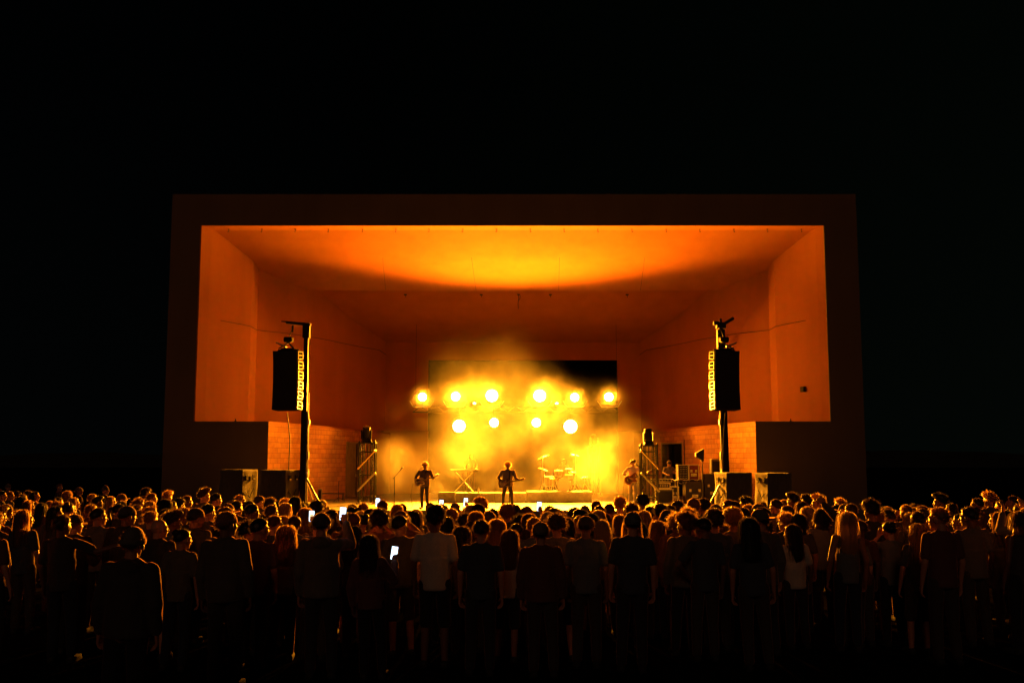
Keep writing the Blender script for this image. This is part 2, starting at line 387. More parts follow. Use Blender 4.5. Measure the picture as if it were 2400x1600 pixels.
for px, py, Y, wd in ((950, 704, 49.2, 'left of the other three'), (1128, 706, 49.2, 'second from left'), (1290, 705, 49.2, 'second from right'), (1470, 705, 49.2, 'right of the other three')):
    p = at(px, py, Y); zc = Z2 + .45 + (Z3 - Z2 - .45) * (Y - Y2) / (Y3 - Y2)
    p.z = zc
    h = empty('ceiling_bracket', p, label=f'small dark bracket on the inner ceiling, {wd}', cat='bracket', group='brackets on the inner ceiling')
    MB().box((0, 0, -.03), (.14, .1, .05)).build('plate', M['cable'], h); MB().tube((0, 0, -.05), (.02, 0, -.16), .012, n=6).build('eye', M['cable'], h)
p = at(1215, 704, 49.2); p.z = Z2 + .45 + (Z3 - Z2 - .45) * 1.2 / 3.5
h = empty('hanging_cable', p, label='loose cable dangling from the middle of the inner ceiling', cat='cable')
MB().path([(0, 0, 0), (.02, 0, -.2), (-.02, 0, -.45), (.0, 0, -.72)], .014).build('cable', M['cable'], h)
MB().path([(0, 0, -.02), (.1, 0, -.08), (.08, 0, -.22), (.02, 0, -.3)], .012).build('loop', M['cable'], h); MB().box((.01, 0, -.02), (.16, .08, .04)).build('plate', M['cable'], h)
for px, wd in ((515, 'left'), (1905, 'right')):
    p = at(px, 542, Y0 + 1.4)
    s = -1 if px < 1200 else 1
    h = empty('corner_floodlight', p, R(30) * s, label=f'small dark unlit lamp in the top {wd} corner of the opening', cat='lamp')
    MB().prism([(-.18, -.1, .06), (.18, -.1, .06), (.12, .12, -.10), (-.10, .12, -.10)], (0, .14, .03)).build('housing', M['black'], h)
    MB().tube((0, 0, .05), (0, 0, .25), .03).build('bracket', M['black'], h)
p = at(1877, 912, 42.65); p.x = (W0 + (W1 - W0) * 1.65 / 3.5) + XC
h = empty('wall_box', (p.x - .06, 42.65, p.z), math.atan2(W0 - W1, 3.5), label='small square black box on the right side wall', cat='wall box')
MB().box((0, 0, 0), (.12, .26, .22), bev=.01).build('case', M['black'], h); MB().box((-.065, 0, 0), (.012, .2, .16)).build('cover', M['rubber'], h)
for px, wd in ((552, 'left'), (1853, 'right')):
    p = at(px, 984, Y0 + .3); p.z = ZL
    h = empty('ledge_fitting', p, label=f'tiny dark fitting standing on the {wd} ledge', cat='fitting')
    MB().lathe((0, 0, 0), [(.04, 0), (.04, .03), (.02, .05), (.03, .1), (.0, .12)], 10).build('cap', M['black'], h)
# ------------------------------------------------------------------ amber wash lamps
AMBER = (1, .29, .008)
M['lens'] = emit('lit_lens', (1, .62, .16), 60, 'NONE')
def wash_lamp(p, rad, power, label, drop, tilt=0.0, yaw=0.0, cone=116, blend=.35, core=6.0, aim=R(5), flat=1.0):
    h = empty('wash_lamp', p, 0, label=label, cat='stage lamp', group='lit amber stage lamps')
    h.rotation_euler = (tilt, 0, yaw)                 # lens faces -Y (the audience)
    rx = Matrix.Rotation(R(90), 4, 'X')
    MB().lathe((0, 0, 0), [(rad * .55, -.34), (rad * .9, -.28), (rad * 1.04, 0.0), (rad * 1.04, .05), (rad * .97, .05), (rad * .89, 0.02), (rad * .5, -.02)], 28, rx).build('body', M['black'], h, True)
    MB().lathe((0, 0, 0), [(0.001, .030), (rad * .55, .034), (rad * .86, .024), (rad * .86, .01)], 28, rx, closed=False).build('lens', M['lens'], h, True)
    y = MB()
    y.path([(rad * 1.12 * math.cos(a), .12, rad * 1.3 * math.sin(a)) for a in [R(k) for k in range(0, 181, 20)]], .018)
    y.tube((0, .12, rad * 1.3), (0, .12, drop), .02)
    y.build('yoke', M['black'], h)
    # wide wash plus the hot centre of the beam
    for pw, cn, bl, tl in ((power, cone, blend, 0), (power * core, 84, .9, aim)):
        ld = bpy.data.lights.new('lamp_light', 'SPOT'); ld.energy = pw; ld.color = AMBER; ld.shadow_soft_size = rad * .5
        ld.spot_size = R(cn); ld.spot_blend = bl
        lo = bpy.data.objects.new('lamp_light', ld); C.objects.link(lo); lo.parent = h
        lo.location = (0, -.12, 0); lo.rotation_euler = (R(-90) + tl, 0, 0)
        if pw == power: lo.scale = (flat, 1, 1)
    ld = bpy.data.lights.new('lamp_spill', 'POINT'); ld.energy = power * .03; ld.color = AMBER; ld.shadow_soft_size = rad
    lo = bpy.data.objects.new('lamp_spill', ld); C.objects.link(lo); lo.parent = h; lo.location = (0, -rad - .1, 0)
    return h
YT = 50.0
up = ((990, 930, .23, .6), (1068, 929, .24, .7), (1153, 927, .33, 1.5), (1265, 927, .33, 1.5), (1347, 931, .23, .7), (1427, 930, .24, .6))
lo_ = ((1076, 998, .34, 1.3), (1158, 990, .24, .7), (1257, 990, .24, .7), (1337, 999, .36, 1.3))
POW = 620
names_u = ('far left end', 'second from the left', 'third from the left, large glare', 'fourth from the left, large glare', 'second from the right', 'far right end')
names_l = ('far left, large glare', 'second from the left', 'third from the left', 'far right, large glare')
for (px, py, r_, k), nm in zip(up, names_u):
    wash_lamp(at(px, py, YT - .35), r_, POW * k * (1.25 if px > 1200 else .85), f'lit amber lamp in the upper row, {nm}', -.55, 0, 0, 104, .12, 62.0 if k > 1 else 118.0, R(5), 4.0)
for (px, py, r_, k), nm in zip(lo_, names_l):
    wash_lamp(at(px, py, YT - .6), r_, POW * k * .55, f'lit amber lamp in the lower row, {nm}', .9, 0, 0, 136, .2, 30.0, R(10), 1.8)
for px, wd in ((1112, 'left'), (1305, 'right')):  # added upward lamps with no visible source, put in to brighten the ceiling
    h = empty('added_ceiling_lamp', at(px, 946, YT - .1), label=f'small upward lamp added to brighten the ceiling, on the {wd} half of the truss', cat='stage lamp')
    h.rotation_euler = (R(-36), 0, R(6 if px < 1200 else -6))
    rx = Matrix.Rotation(R(90), 4, 'X')
    MB().lathe((0, 0, 0), [(.05, -.2), (.09, -.16), (.10, .02), (.10, .10), (.09, .10), (.085, 0), (.03, -.02)], 20, rx).build('body', M['black'], h, True)
    MB().lathe((0, 0, 0), [(.001, .005), (.08, .0)], 20, rx, closed=False).build('lens', M['lens'], h, True)
    MB().path([(-.12, .02, 0), (-.12, .02, -.12), (.12, .02, -.12), (.12, .02, 0)], .012).build('yoke', M['black'], h)
    ld = bpy.data.lights.new('lamp_light', 'SPOT'); ld.energy = POW * 34; ld.color = AMBER; ld.shadow_soft_size = .12; ld.spot_size = R(68); ld.spot_blend = 1.0
    lo = bpy.data.objects.new('lamp_light', ld); C.objects.link(lo); lo.parent = h; lo.location = (0, -.14, 0); lo.rotation_euler = (R(-90), 0, 0); lo.scale = (2.3, 1, 1)
# truss carrying the upper row, hung from the ceiling on steels
zt = at(1200, 951, YT).z
tr = empty('lighting_truss', (at(1208, 951, YT).x, YT, zt), label='long horizontal lighting truss carrying the upper row of lamps', cat='truss')
xa, xb = at(968, 951, YT).x - tr.location.x, at(1448, 951, YT).x - tr.location.x
m = MB()
for y in (-.15, .15):
    for z in (0, -.30): m.tube((xa, y, z), (xb, y, z), .025)
m.build('chord', M['steel'], tr)
m = MB(); n = 26
for i in range(n):
    x0 = xa + (xb - xa) * i / n; x1 = xa + (xb - xa) * (i + 1) / n
    for y in (-.15, .15): m.tube((x0, y, 0 if i % 2 else -.3), (x1, y, -.3 if i % 2 else 0), .012, n=6)
    for z in (0, -.3): m.tube((x0, -.15, z), (x0, .15, z), .012, n=6)
m.build('lattice', M['steel'], tr)
for px in (974, 1446):
    x = at(px, 951, YT).x - tr.location.x
    MB().tube((x, 0, 0), (x, 0, 4.0), .008, n=6).build('hanging_wire', M['cable'], tr)
for px, py, r_, k in up:      # bent guard cradle below each lamp
    x = at(px, 951, YT).x - tr.location.x; u = r_ / .24
    MB().path([(x - .58, -.42, .22), (x - .40, -.42, -.06), (x + .40, -.42, -.06), (x + .58, -.42, .22)], .02).tube((x - .38, -.42, -.06), (x - .38, -.15, -.02), .015).tube((x + .38, -.42, -.06), (x + .38, -.15, -.02), .015).build('lamp_cradle', M['alu'], tr)

# the two upward truss lamps are added to brighten the boards overhead
def smoke_mat():
    m = bpy.data.materials.new('stage_smoke'); m.use_nodes = True; nt = m.node_tree; nt.nodes.clear()
    out = N(nt, 'ShaderNodeOutputMaterial'); pv = N(nt, 'ShaderNodeVolumePrincipled')
    pv.inputs['Color'].default_value = (.38, .38, .35, 1); pv.inputs['Anisotropy'].default_value = .55
    tc = N(nt, 'ShaderNodeTexCoord'); src = tc.outputs['Object']
    # billowing noise with a warp
    n0 = N(nt, 'ShaderNodeTexNoise'); n0.inputs['Scale'].default_value = .35; n0.inputs['Detail'].default_value = 2; nt.links.new(src, n0.inputs['Vector'])
    ad = N(nt, 'ShaderNodeVectorMath', operation='MULTIPLY_ADD'); nt.links.new(n0.outputs['Color'], ad.inputs[0]); ad.inputs[1].default_value = (2.4, 2.4, 2.4); nt.links.new(src, ad.inputs[2])
    n1 = N(nt, 'ShaderNodeTexNoise'); n1.inputs['Scale'].default_value = .55; n1.inputs['Detail'].default_value = 6; n1.inputs['Roughness'].default_value = .62; nt.links.new(ad.outputs[0], n1.inputs['Vector'])
    mr = N(nt, 'ShaderNodeMapRange'); mr.inputs[1].default_value = .43; mr.inputs[2].default_value = .66; mr.inputs[3].default_value = .016; mr.inputs[4].default_value = .15; nt.links.new(n1.outputs[0], mr.inputs[0])
    total = None
    for (cx, cy, cz), (rx, ry, rz), a in SMOKE:
        mp = N(nt, 'ShaderNodeMapping', vector_type='TEXTURE'); mp.inputs['Location'].default_value = (cx, cy, cz); mp.inputs['Scale'].default_value = (rx, ry, rz); nt.links.new(src, mp.inputs[0])
        ln = N(nt, 'ShaderNodeVectorMath', operation='LENGTH'); nt.links.new(mp.outputs[0], ln.inputs[0])
        q = N(nt, 'ShaderNodeMapRange', interpolation_type='SMOOTHSTEP'); q.inputs[1].default_value = 1; q.inputs[2].default_value = .15; q.inputs[3].default_value = 0; q.inputs[4].default_value = a; nt.links.new(ln.outputs['Value'], q.inputs[0])
        if total is None: total = q.outputs[0]
        else:
            s = N(nt, 'ShaderNodeMath', operation='ADD'); nt.links.new(total, s.inputs[0]); nt.links.new(q.outputs[0], s.inputs[1]); total = s.outputs[0]
    mu = N(nt, 'ShaderNodeMath', operation='MULTIPLY'); nt.links.new(total, mu.inputs[0]); nt.links.new(mr.outputs[0], mu.inputs[1])
    nt.links.new(mu.outputs[0], pv.inputs['Density']); nt.links.new(pv.outputs[0], out.inputs['Volume'])
    m.cycles.volume_step_rate = 1.0
    return m
SMOKE = [  # centre, radii, density (metres, world)
 ((-.9, 47.4, 5.6), (3.9, 3.0, 4.3), .12),
 ((1.4, 47.6, 4.8), (2.4, 2.2, 2.6), .05),
 ((0.0, 46.4, 2.8), (6.2, 3.4, 3.2), .20),
 ((-1.4, 47.6, 7.4), (3.8, 2.4, 2.4), .07),
 ((-5.0, 45.6, 2.2), (2.3, 2.4, 2.1), .60),
 ((2.8, 44.6, 1.9), (2.8, 1.4, 2.0), .95),
 ((-1.9, 44.2, 2.0), (2.4, 1.2, 2.2), .55),
 ((5.0, 45.6, 2.4), (2.3, 2.4, 2.7), .42),
 ((0.0, 44.2, 1.2), (8.0, 3.2, 1.2), .45),
 ((-7.0, 48.0, 4.4), (2.8, 2.4, 1.6), .05),
 ((4.6, 49.0, 5.0), (2.2, 1.8, 2.0), .03),
 ((0.2, 48.6, 5.2), (6.5, 2.4, 2.2), .05),
 ((-.4, 47.2, 3.6), (2.6, 2.4, 3.0), .08), ((-4.9, 43.4, 2.2), (1.5, 1.6, 1.6), 1.1), ((4.6, 43.4, 2.5), (1.4, 1.5, 1.9), .8),
 ((3.2, 43.4, 2.0), (2.9, 1.3, 2.1), 1.3), ((-2.0, 43.7, 2.0), (2.6, 1.1, 2.3), .6),
] + [((at(px, py, YT - 1.1).x, YT - 1.1, at(px, py, YT - 1.1).z), (.65 + k * .35, 1.0, .65 + k * .35), .17) for px, py, r_, k in up + lo_]  # denser puffs added at each lamp to give its lens a glowing halo
sm = MB().box2((-8.2, 41.4, SZ + .02), (7.6, 52.5, 9.6)).build('smoke', smoke_mat())
setp(sm, 'yellow lit stage smoke billowing around the band', 'smoke', kind='stuff')
# ------------------------------------------------------------------ loudspeaker masts and hung arrays
def array_mast(s, word):
    """s = -1 left of stage, +1 right"""
    Y = 38.6
    if s < 0: bx_, top = at(709, 1185, Y).x, at(709, 757, Y).z
    else: bx_, top = at(1692, 1185, Y + 1).x, at(1684, 757, Y).z
    t = empty('speaker_mast', (bx_, Y, SZ), label=f'tall black mast carrying the {word} hanging loudspeaker array', cat='mast')
    H = top - SZ
    lean = 0 if s < 0 else -.10
    def X(z): return lean * z / H
    m = MB()
    for a, b, r in ((0, .52, .108), (.52, .80, .092), (.80, 1, .08)):
        m.prism([(X(a * H) - r, -r, a * H), (X(a * H) + r, -r, a * H), (X(a * H) + r, r, a * H), (X(a * H) - r, r, a * H)], (X(b * H) - X(a * H), 0, (b - a) * H))
    m.build('pole', M['black'], t)
    MB().tube((X(.1) - s * .15, -.02, .1), (X(H * .6) - s * .13, -.02, H * .62), .03).tube((X(0) - s * .15, .08, .3), (X(H * .6) - s * .15, .08, H * .5), .012).build('guide_rail', M['alu'], t)
    for k, z in enumerate((.28, .46)):
        MB().box((X(z * H) - s * .16, -.03, z * H), (.09, .12, .3 - .1 * k), bev=.01).build('rail_clamp', M['alu'], t)
    m = MB().lathe((-s * .19, -.1, 1.30), [(.05, -.03), (.17, -.03), (.17, .03), (.05, .03)], 20, Matrix.Rotation(R(90), 4, 'Y')); m.build('winch', M['alu'], t)
    for d in ((-s, -.6), (s * 1.0, -.4), (-s * .3, 1)):
        v = Vector((d[0], d[1], 0)).normalized()
        MB().tube((0, 0, 1.35), v * .95 + Vector((0, 0, .05)), .035).tube((0, 0, .08), v * .95 + Vector((0, 0, .05)), .04).build('outrigger', M['alu'] if d[0] * s < 0 else M['black'], t)
        MB().lathe(v * .95, [(.11, 0), (.11, .03), (.03, .05), (.03, .12)], 12).build('foot', M['steel'], t)
    MB().box((0, 0, .12), (.5, .5, .2), bev=.02).build('base', M['black'], t)
    # top arm
    m = MB()
    if s < 0:
        m.box((X(H) - .30, -.05, H - .03), (.95, .10, .10), rot=Matrix.Rotation(R(6), 4, 'Y')).tube((X(H) - .95, -.05, H + .06), (X(H) + .1, -.05, H - .02), .025).box((X(H), 0, H - .3), (.26, .24, .55))
        ax = X(H) - .55
    else:
        m.box((X(H) + .0, -.05, H - .10), (.34, .3, .22)).tube((X(H) + .05, -.1, H - .08), (X(H) + .48, -.1, H + .18), .06).box((X(H) - .18, -.08, H - .02), (.2, .16, .14)).tube((X(H), -.05, H), (X(H), -.05, H + .16), .05)
        m.box((X(H) - .01, -.05, H - .6), (.28, .26, .7))
        ax = X(H) + .3
    m.build('head_arm', M['black'], t)
    # the array itself: six cabinets in a slight curve
    cxp = 676 if s < 0 else 1697
    a = empty('speaker_array', at(cxp, 822, Y - .55), label=f'curved {word} column of six black hanging loudspeakers', cat='speaker array')
    yaw = R(13) * s
    a.rotation_euler = (0, 0, yaw)
    hh, ww, dd = .37, .98, .52
    y = 0.0; z = 0.0; tilt = R(5)
    for k in range(6):
        tl = R(4.5 - k * 1.9)
        c = Vector((0, y, z - hh / 2)); rot = Matrix.Rotation(tl, 4, 'X')
        cab = MB()
        # trapezoid cabinet, narrower at its back
        h2, hb = hh / 2 - .001, hh / 2 - .012
        fr = [(-ww / 2, -dd / 2, -h2), (ww / 2, -dd / 2, -h2), (ww / 2, -dd / 2, h2), (-ww / 2, -dd / 2, h2)]
        bk = [(-ww / 2, dd / 2, -hb), (ww / 2, dd / 2, -hb), (ww / 2, dd / 2, hb), (-ww / 2, dd / 2, hb)]
        vs_ = [cab.bm.verts.new(v) for v in fr + bk]
        for f in ((0, 1, 2, 3), (4, 7, 6, 5), (0, 4, 5, 1), (1, 5, 6, 2), (2, 6, 7, 3), (3, 7, 4, 0)): cab.bm.faces.new([vs_[i] for i in f])
        co = cab.build('cabinet', M['cabinet'], a, loc=c, rot=(tl, 0, 0))
        MB().box((0, -dd / 2 - .012, 0), (ww - .01, .02, hh - .004)).build('grille', M['grille'], co)
        for sx in (-1, 1):
            x = sx * (ww / 2 + .012)
            fm = MB()
            for (ya, za, yb, zb) in ((-.2, -.14, -.2, .14), (.2, -.12, .2, .12), (-.2, .14, .2, .12), (-.2, -.14, .2, -.12), (-.2, 0, .26, 0)):
                fm.tube((x, ya, za), (x, yb, zb), .012, n=6)
            fm.build('side_frame', M['alu'], co)
        z -= hh * math.cos(tl) + .001; y += math.sin(tl) * hh
    # rigging frame, hoist and chain
    MB().tube((-.42, 0, .03), (.42, 0, .03), .03).tube((0, -.35, .06), (0, .35, .06), .03).box((0, 0, .06), (.5, .3, .05)).tube((-.30, -.2, .06), (-.05, 0, .30), .025).tube((.30, -.2, .06), (.05, 0, .25), .03).build('rigging_frame', M['black'], a)
    MB().tube((-.38 if s < 0 else .38, -.25, .30), (.0, -.2, .12), .035).build('tilt_bar', M['alu'], a)
    MB().box((0, 0, .42), (.34, .24, .20), bev=.04).tube((0, 0, .28), (0, 0, .34), .05).build('hoist', M['black'], a)
    MB().tube((0, 0, .5), (0, .4, top - a.location.z - .1), .014, n=6).tube((.0, .3, top - a.location.z - .38), (0, .33, top - a.location.z - .12), .04, n=8).build('chain', M['black'], a)
    zb = -2.3
    MB().path([(-.1 * s * -1, .25, zb), (.02, .28, zb - 1.0), (-.02, .3, zb - 2.2), (.0, .35, zb - 3.0)], .02).build('power_cable', M['cable'], a)
array_mast(-1, 'left'); array_mast(1, 'right')

# bass cabinets under cloth covers
def sub_stack(pxl, pxr, pyt, Y, yaw, label, group, depth=.95):
    a, b = at(pxl, pyt, Y), at(pxr, pyt, Y); wd = b.x - a.x; H = a.z - SZ
    t = empty('bass_speaker', ((a.x + b.x) / 2, Y + depth / 2, SZ), yaw, label=label, cat='bass speaker', group=group)
    m = MB().box((0, 0, H / 2), (wd, depth, H)); bmesh.ops.subdivide_edges(m.bm, edges=m.bm.edges[:], cuts=14, use_grid_fill=True)
    for v in m.bm.verts:
        n_ = noise.noise(Vector((v.co.x * 3, v.co.y * 3, v.co.z * 1.2 + yaw * 9)))
        k = .035 + .05 * (1 - v.co.z / H)
        v.co.x += v.co.x / wd * n_ * k * 2; v.co.y += v.co.y / depth * n_ * k * 2
        if v.co.z > H * .98: v.co.z += .015 * noise.noise(Vector((v.co.x * 6, v.co.y * 6, 2)))
    m.build('cover', M['canvas'], t, True)
    for sx in (-1, 1):
        for yy in (-.22, .20):
            fr = MB().box((sx * (wd / 2 + .02), yy, H * .80), (.04, .15, .19), bev=.01).build('handle_recess', M['rubber'], t)
            MB().box((sx * (wd / 2 + .045), yy, H * .76), (.02, .11, .045)).build('handle', M['alu'], fr)
        MB().path([(sx * (wd / 2 + .03), -.3, H * .45), (sx * (wd / 2 + .05), -.05, H * .30), (sx * (wd / 2 + .04), .18, H * .52)], .018).build('strap', M['cable'], t)
    return t
G = 'covered bass speakers in front of the masts'
sub_stack(615, 686, 1101, 37.9, R(-22), 'dark cloth covered bass speaker at the foot of the left mast', G)
sub_stack(520, 584, 1100, 37.9, R(-22), 'outer covered bass speaker on the left edge of the stage', G)
sub_stack(1692, 1757, 1107, 37.9, R(16), 'dark cloth covered bass speaker at the foot of the right mast', G)
sub_stack(1788, 1850, 1108, 37.9, R(16), 'outer covered bass speaker on the right edge of the stage', G)

# ------------------------------------------------------------------ truss towers with moving heads
def moving_head(parent_loc, label, yaw, tilt, lit=False):
    h = empty('moving_head_lamp', parent_loc, yaw, label=label, cat='moving head')
    MB().box((0, 0, .06), (.36, .30, .12), bev=.02).tube((-.14, -.1, 0), (-.14, .1, 0), .03).tube((.14, -.1, 0), (.14, .1, 0), .03).build('base', M['black'], h)
    y = MB().box((0, 0, .15), (.40, .16, .06), bev=.01)
    for s in (-1, 1): y.box((s * .195, 0, .33), (.05, .15, .36), bev=.02)
    y.build('yoke', M['black'], h)
    rt = Matrix.Rotation(tilt, 4, 'X')
    MB().lathe((0, 0, .38), [(.02, -.26), (.12, -.25), (.155, -.16), (.16, .02), (.145, .16), (.16, .22), (.15, .26), (.12, .262), (.10, .23), (.02, .23)], 24, rt).build('head', M['black'], h, True)
    MB().lathe((0, 0, .38), [(.001, .245), (.08, .242), (.108, .236)], 20, rt, closed=False).build('lens', M['alu'], h, True)
    return h
def tower(px, pyb, pyt, Y, wpx, label, s, diag=True):
    b = at(px, pyb, Y); H = at(px, pyt, Y).z - SZ; w_ = wpx * Y / FPX
    t = empty('truss_tower', (b.x, Y, SZ), R(4) * s, label=label, cat='truss tower')
    g = w_ / 2; r = .036
    m = MB()
    for x in (-g, -g + .16, g - .16, g):
        for y in (-.14, .14): m.tube((x, y, .06), (x, y, H), r if abs(x) == g else .022)
    m.tube((0, 0, .06), (0, 0, H), .02)
    m.build('upright', M['steel'], t)
    m = MB(); n = 9
    for i in range(n):
        z0, z1 = .1 + (H - .1) * i / n, .1 + (H - .1) * (i + 1) / n
        for xa, xb in ((-g, -g + .16), (g - .16, g)):
            for y in (-.14, .14): m.tube((xa if i % 2 else xb, y, z0), (xb if i % 2 else xa, y, z1), .011, n=6)
    for z in (.30, 1.18, 2.12, H): m.tube((-g, 0, z), (g, 0, z), .028).tube((-g, -.14, z), (-g, .14, z), .02).tube((g, -.14, z), (g, .14, z), .02)
    m.build('lattice', M['steel'], t)
    if diag:
        for k, (z0, z1) in enumerate(((.52, 1.28), (1.42, 2.2))):
            MB().tube((s * g * 1.12, -.22, z0), (-s * g * 1.12, -.22, z1), .040, n=10).build('brace_pipe', M['alu'] if k == 0 else M['brass'], t)
    m = MB()
    for x in (-g, g):
        m.box((x, 0, .03), (.18, .42, .05)); m.lathe((x, 0, .05), [(.07, 0), (.06, .08), (.03, .1)], 10)
    m.build('foot', M['alu'], t)
    m = MB().box((0, 0, H + .012), (w_ + .1, .36, .022))
    for x in (-g, -g + .16, g - .16, g): m.lathe((x, -.14, H + .02), [(.035, 0), (.035, .05), (.02, .07)], 10)
    m.build('top_plate', M['steel'], t)
    return t, H
_, H = tower(860, 1178, 1038, 42.6, 37, 'dark lattice truss tower left of the band with diagonal pipes', -1)
p = at(857, 1100, 42.6); moving_head((p.x, 42.6, SZ + H + .025), 'unlit moving lamp standing on the left truss tower', R(20), R(18))
_, H = tower(1522, 1183, 1044, 41.6, 38, 'dark lattice truss tower beside the bass player', 1)
p = at(1521, 1100, 41.6); moving_head((p.x, 41.6, SZ + H + .025), 'unlit moving lamp standing on the right truss tower', R(190), R(10))
_, H = tower(1393, 1160, 1050, 51.5, 26, 'truss tower standing in the smoke at the rear of the stage', 1, False)
p = at(1393, 1100, 51.5); moving_head((p.x, 51.5, SZ + H + .025), 'unlit moving lamp on the rear tower in the smoke', R(200), R(30))

# ------------------------------------------------------------------ stands, risers, cases
def mic_stand(x, Y, h, label, boom=None, base='tripod'):
    t = empty('microphone_stand', (x, Y, SZ), label=label, cat='microphone stand')
    MB().tube((0, 0, .02), (0, 0, h), .014).tube((0, 0, h * .45), (0, 0, h * .5), .022).build('pole', M['black'], t)
    if base == 'tripod':
        for k in range(3):
            a = k * math.tau / 3 + .4; MB().tube((0, 0, .2), (.30 * math.cos(a), .30 * math.sin(a), .012), .010).build('leg', M['black'], t)
    else: MB().lathe((0, 0, 0), [(.15, 0), (.15, .02), (.03, .04)], 20).build('base', M['black'], t)
    tip = Vector((0, 0, h)); d = Vector((0, .05, .02))
    if boom:
        d = Vector(boom); MB().tube(tip - d * .35, tip + d, .010).build('boom', M['black'], t); tip = tip + d
    dn = d.normalized()
    mic = MB().tube(tip, tip + dn * .15, .011, .018).build('microphone', M['black'], t)
    MB().ball(tip + dn * .17, .028).build('microphone_head', M['alu'], mic, True)
    return t
mic_stand(at(924, 1190, 39.5).x, 39.5, at(924, 1117, 39.5).z - SZ, 'empty microphone stand with angled boom at the left of the stage', (.20, 0, .24))
mic_stand(at(1194, 1190, 37.7).x, 37.75, 1.42, 'straight microphone stand in front of the singer', None, 'round')
mic_stand(at(1088, 1150, 44.4).x, 44.15, 1.25, 'microphone stand with long boom before the keyboard player', (.12, .22, .22))
mic_stand(at(1499, 1180, 42.4).x, 41.2, 1.45, 'microphone stand beside the bass player', (-.15, .1, .1))

def riser(px0, px1, pyb, pyt, Y, dep, label):
    a, b = at(px0, pyb, Y), at(px1, pyb, Y); h = at(px0, pyt, Y).z - SZ
    t = empty('stage_riser', ((a.x + b.x) / 2, Y + dep / 2, SZ), label=label, cat='riser')
    wd = b.x - a.x
    MB().box((0, 0, h - .03), (wd + .04, dep + .04, .06), bev=.008).build('deck', M['stage'], t)
    m = MB(); n = 60; loop = []
    for k in range(n):
        u = k / n * 4; s_ = int(u); f = u - s_
        c = [(-1, -1), (1, -1), (1, 1), (-1, 1)]; p0, p1 = c[s_], c[(s_ + 1) % 4]
        q = (p0[0] + (p1[0] - p0[0]) * f, p0[1] + (p1[1] - p0[1]) * f); o = 1 - .01 * (k % 2)
        loop.append((q[0] * wd / 2 * o, q[1] * dep / 2 * o, .005))
    m.prism(loop, (0, 0, h - .067)); m.build('skirt', M['riser'], t)
    return h
RH1 = riser(1067, 1232, 1176, 1155, 43.9, 2.0, 'low carpeted riser under the keyboard player')
RH2 = riser(1236, 1388, 1176, 1152, 43.9, 2.4, 'low riser carrying the drum kit')
def case(name, px0, px1, pyb, pyt, Y, dep, mat, label, cat, yaw=0, trim=True, z0=SZ, fit=None):
    a, b = at(px0, pyb, Y), at(px1, pyt, Y); h = b.z - z0; wd = b.x - a.x
    t = empty(name, ((a.x + b.x) / 2, Y + dep / 2, z0), yaw, label=label, cat=cat)
    MB().box((0, 0, h / 2), (wd, dep, h), bev=.01).build('body', mat, t)
    if trim:
        m = MB(); g = .022
        for x in (-wd / 2, wd / 2):
            for y in (-dep / 2, dep / 2): m.box((x, y, h / 2), (g * 1.6, g * 1.6, h + .01))
        for z in (.012, h - .005):
            for y in (-dep / 2, dep / 2): m.box((0, y, z), (wd - .04, g * 1.4, g * 1.5))
            for x in (-wd / 2, wd / 2): m.box((x, 0, z), (g * 1.4, dep - .04, g * 1.5))
        m.build('edge_trim', M['alu'], t)
        for x in (-wd / 2, wd / 2):
            for z in (.02, h - .02): MB().ball((x, -dep / 2, z), .035, u=8, v=6).build('corner', M['alu'], t)
    if fit == 'rack':
        n = max(3, int(h / .1))
        for k in range(n):
            z = .05 + (h - .1) * (k + .5) / n
            f = MB().box((0, -dep / 2 - .008, z), (wd - .1, .02, (h - .1) / n - .012)).build('rack_unit', M['black'] if k % 2 else M['steel'], t)
            kn = MB()
            for q in range(5): kn.tube((-wd * .3 + q * wd * .15, -dep / 2 - .018, z), (-wd * .3 + q * wd * .15, -dep / 2 - .04, z), .014, n=8)
            kn.build('knobs', M['white'], f)
    if fit == 'latch':
        for x in (-wd * .25, wd * .25): MB().box((x, -dep / 2 - .012, h * .6), (.09, .02, .11), bev=.005).build('latch', M['alu'], t)
        MB().tube((-.08, -dep / 2 - .03, h * .35), (.08, -dep / 2 - .03, h * .35), .012).box((0, -dep / 2 - .012, h * .35), (.24, .018, .12)).build('handle', M['alu'], t)
    if fit == 'grille': MB().box((0, -dep / 2 - .006, h * .45), (wd - .08, .02, h * .8)).build('grille', M['grille'], t)
    return t
case('keyboard_case', 1027, 1066, 1176, 1153, 43.3, .6, M['riser'], 'low dark box left of the keyboard riser', 'box', 0, False)
# wing gear to the right
case('road_case', 1538, 1577, 1178, 1146, 42.9, .6, M['case'], 'road case with metal edges behind the right truss tower', 'road case', 0, True, SZ, 'grille')
case('amplifier_head', 1542, 1570, 1140, 1132, 42.95, .45, M['case'], 'amplifier head sitting on the metal edged road case', 'amplifier', 0, True, SZ + .62, 'rack')
case('mixing_case', 1530, 1574, 1135, 1122, 44.4, .7, M['black'], 'mixing desk in front of the stage technician', 'mixing desk', 0, True, SZ + .55 + .3, 'rack')
case('flight_case', 1574, 1590, 1178, 1140, 43.2, .6, M['case'], 'narrow dark flight case between the road case and the black crate', 'case', 0, True, SZ, 'latch')
case('black_crate', 1608, 1650, 1180, 1128, 42.6, .7, M['case'], 'large black crate under the equipment rack', 'crate', 0, False, SZ, 'latch')
rk = case('equipment_rack', 1590, 1613, 1122, 1089, 43.0, .55, M['case'], 'equipment rack with pale frame and knobs, left of the red case', 'rack', 0, True, SZ + .95, 'rack')
case('red_case', 1615, 1637, 1122, 1089, 43.0, .55, M['redcase'], 'dark red flight case beside the equipment rack', 'case', 0, True, SZ + .95, 'latch')
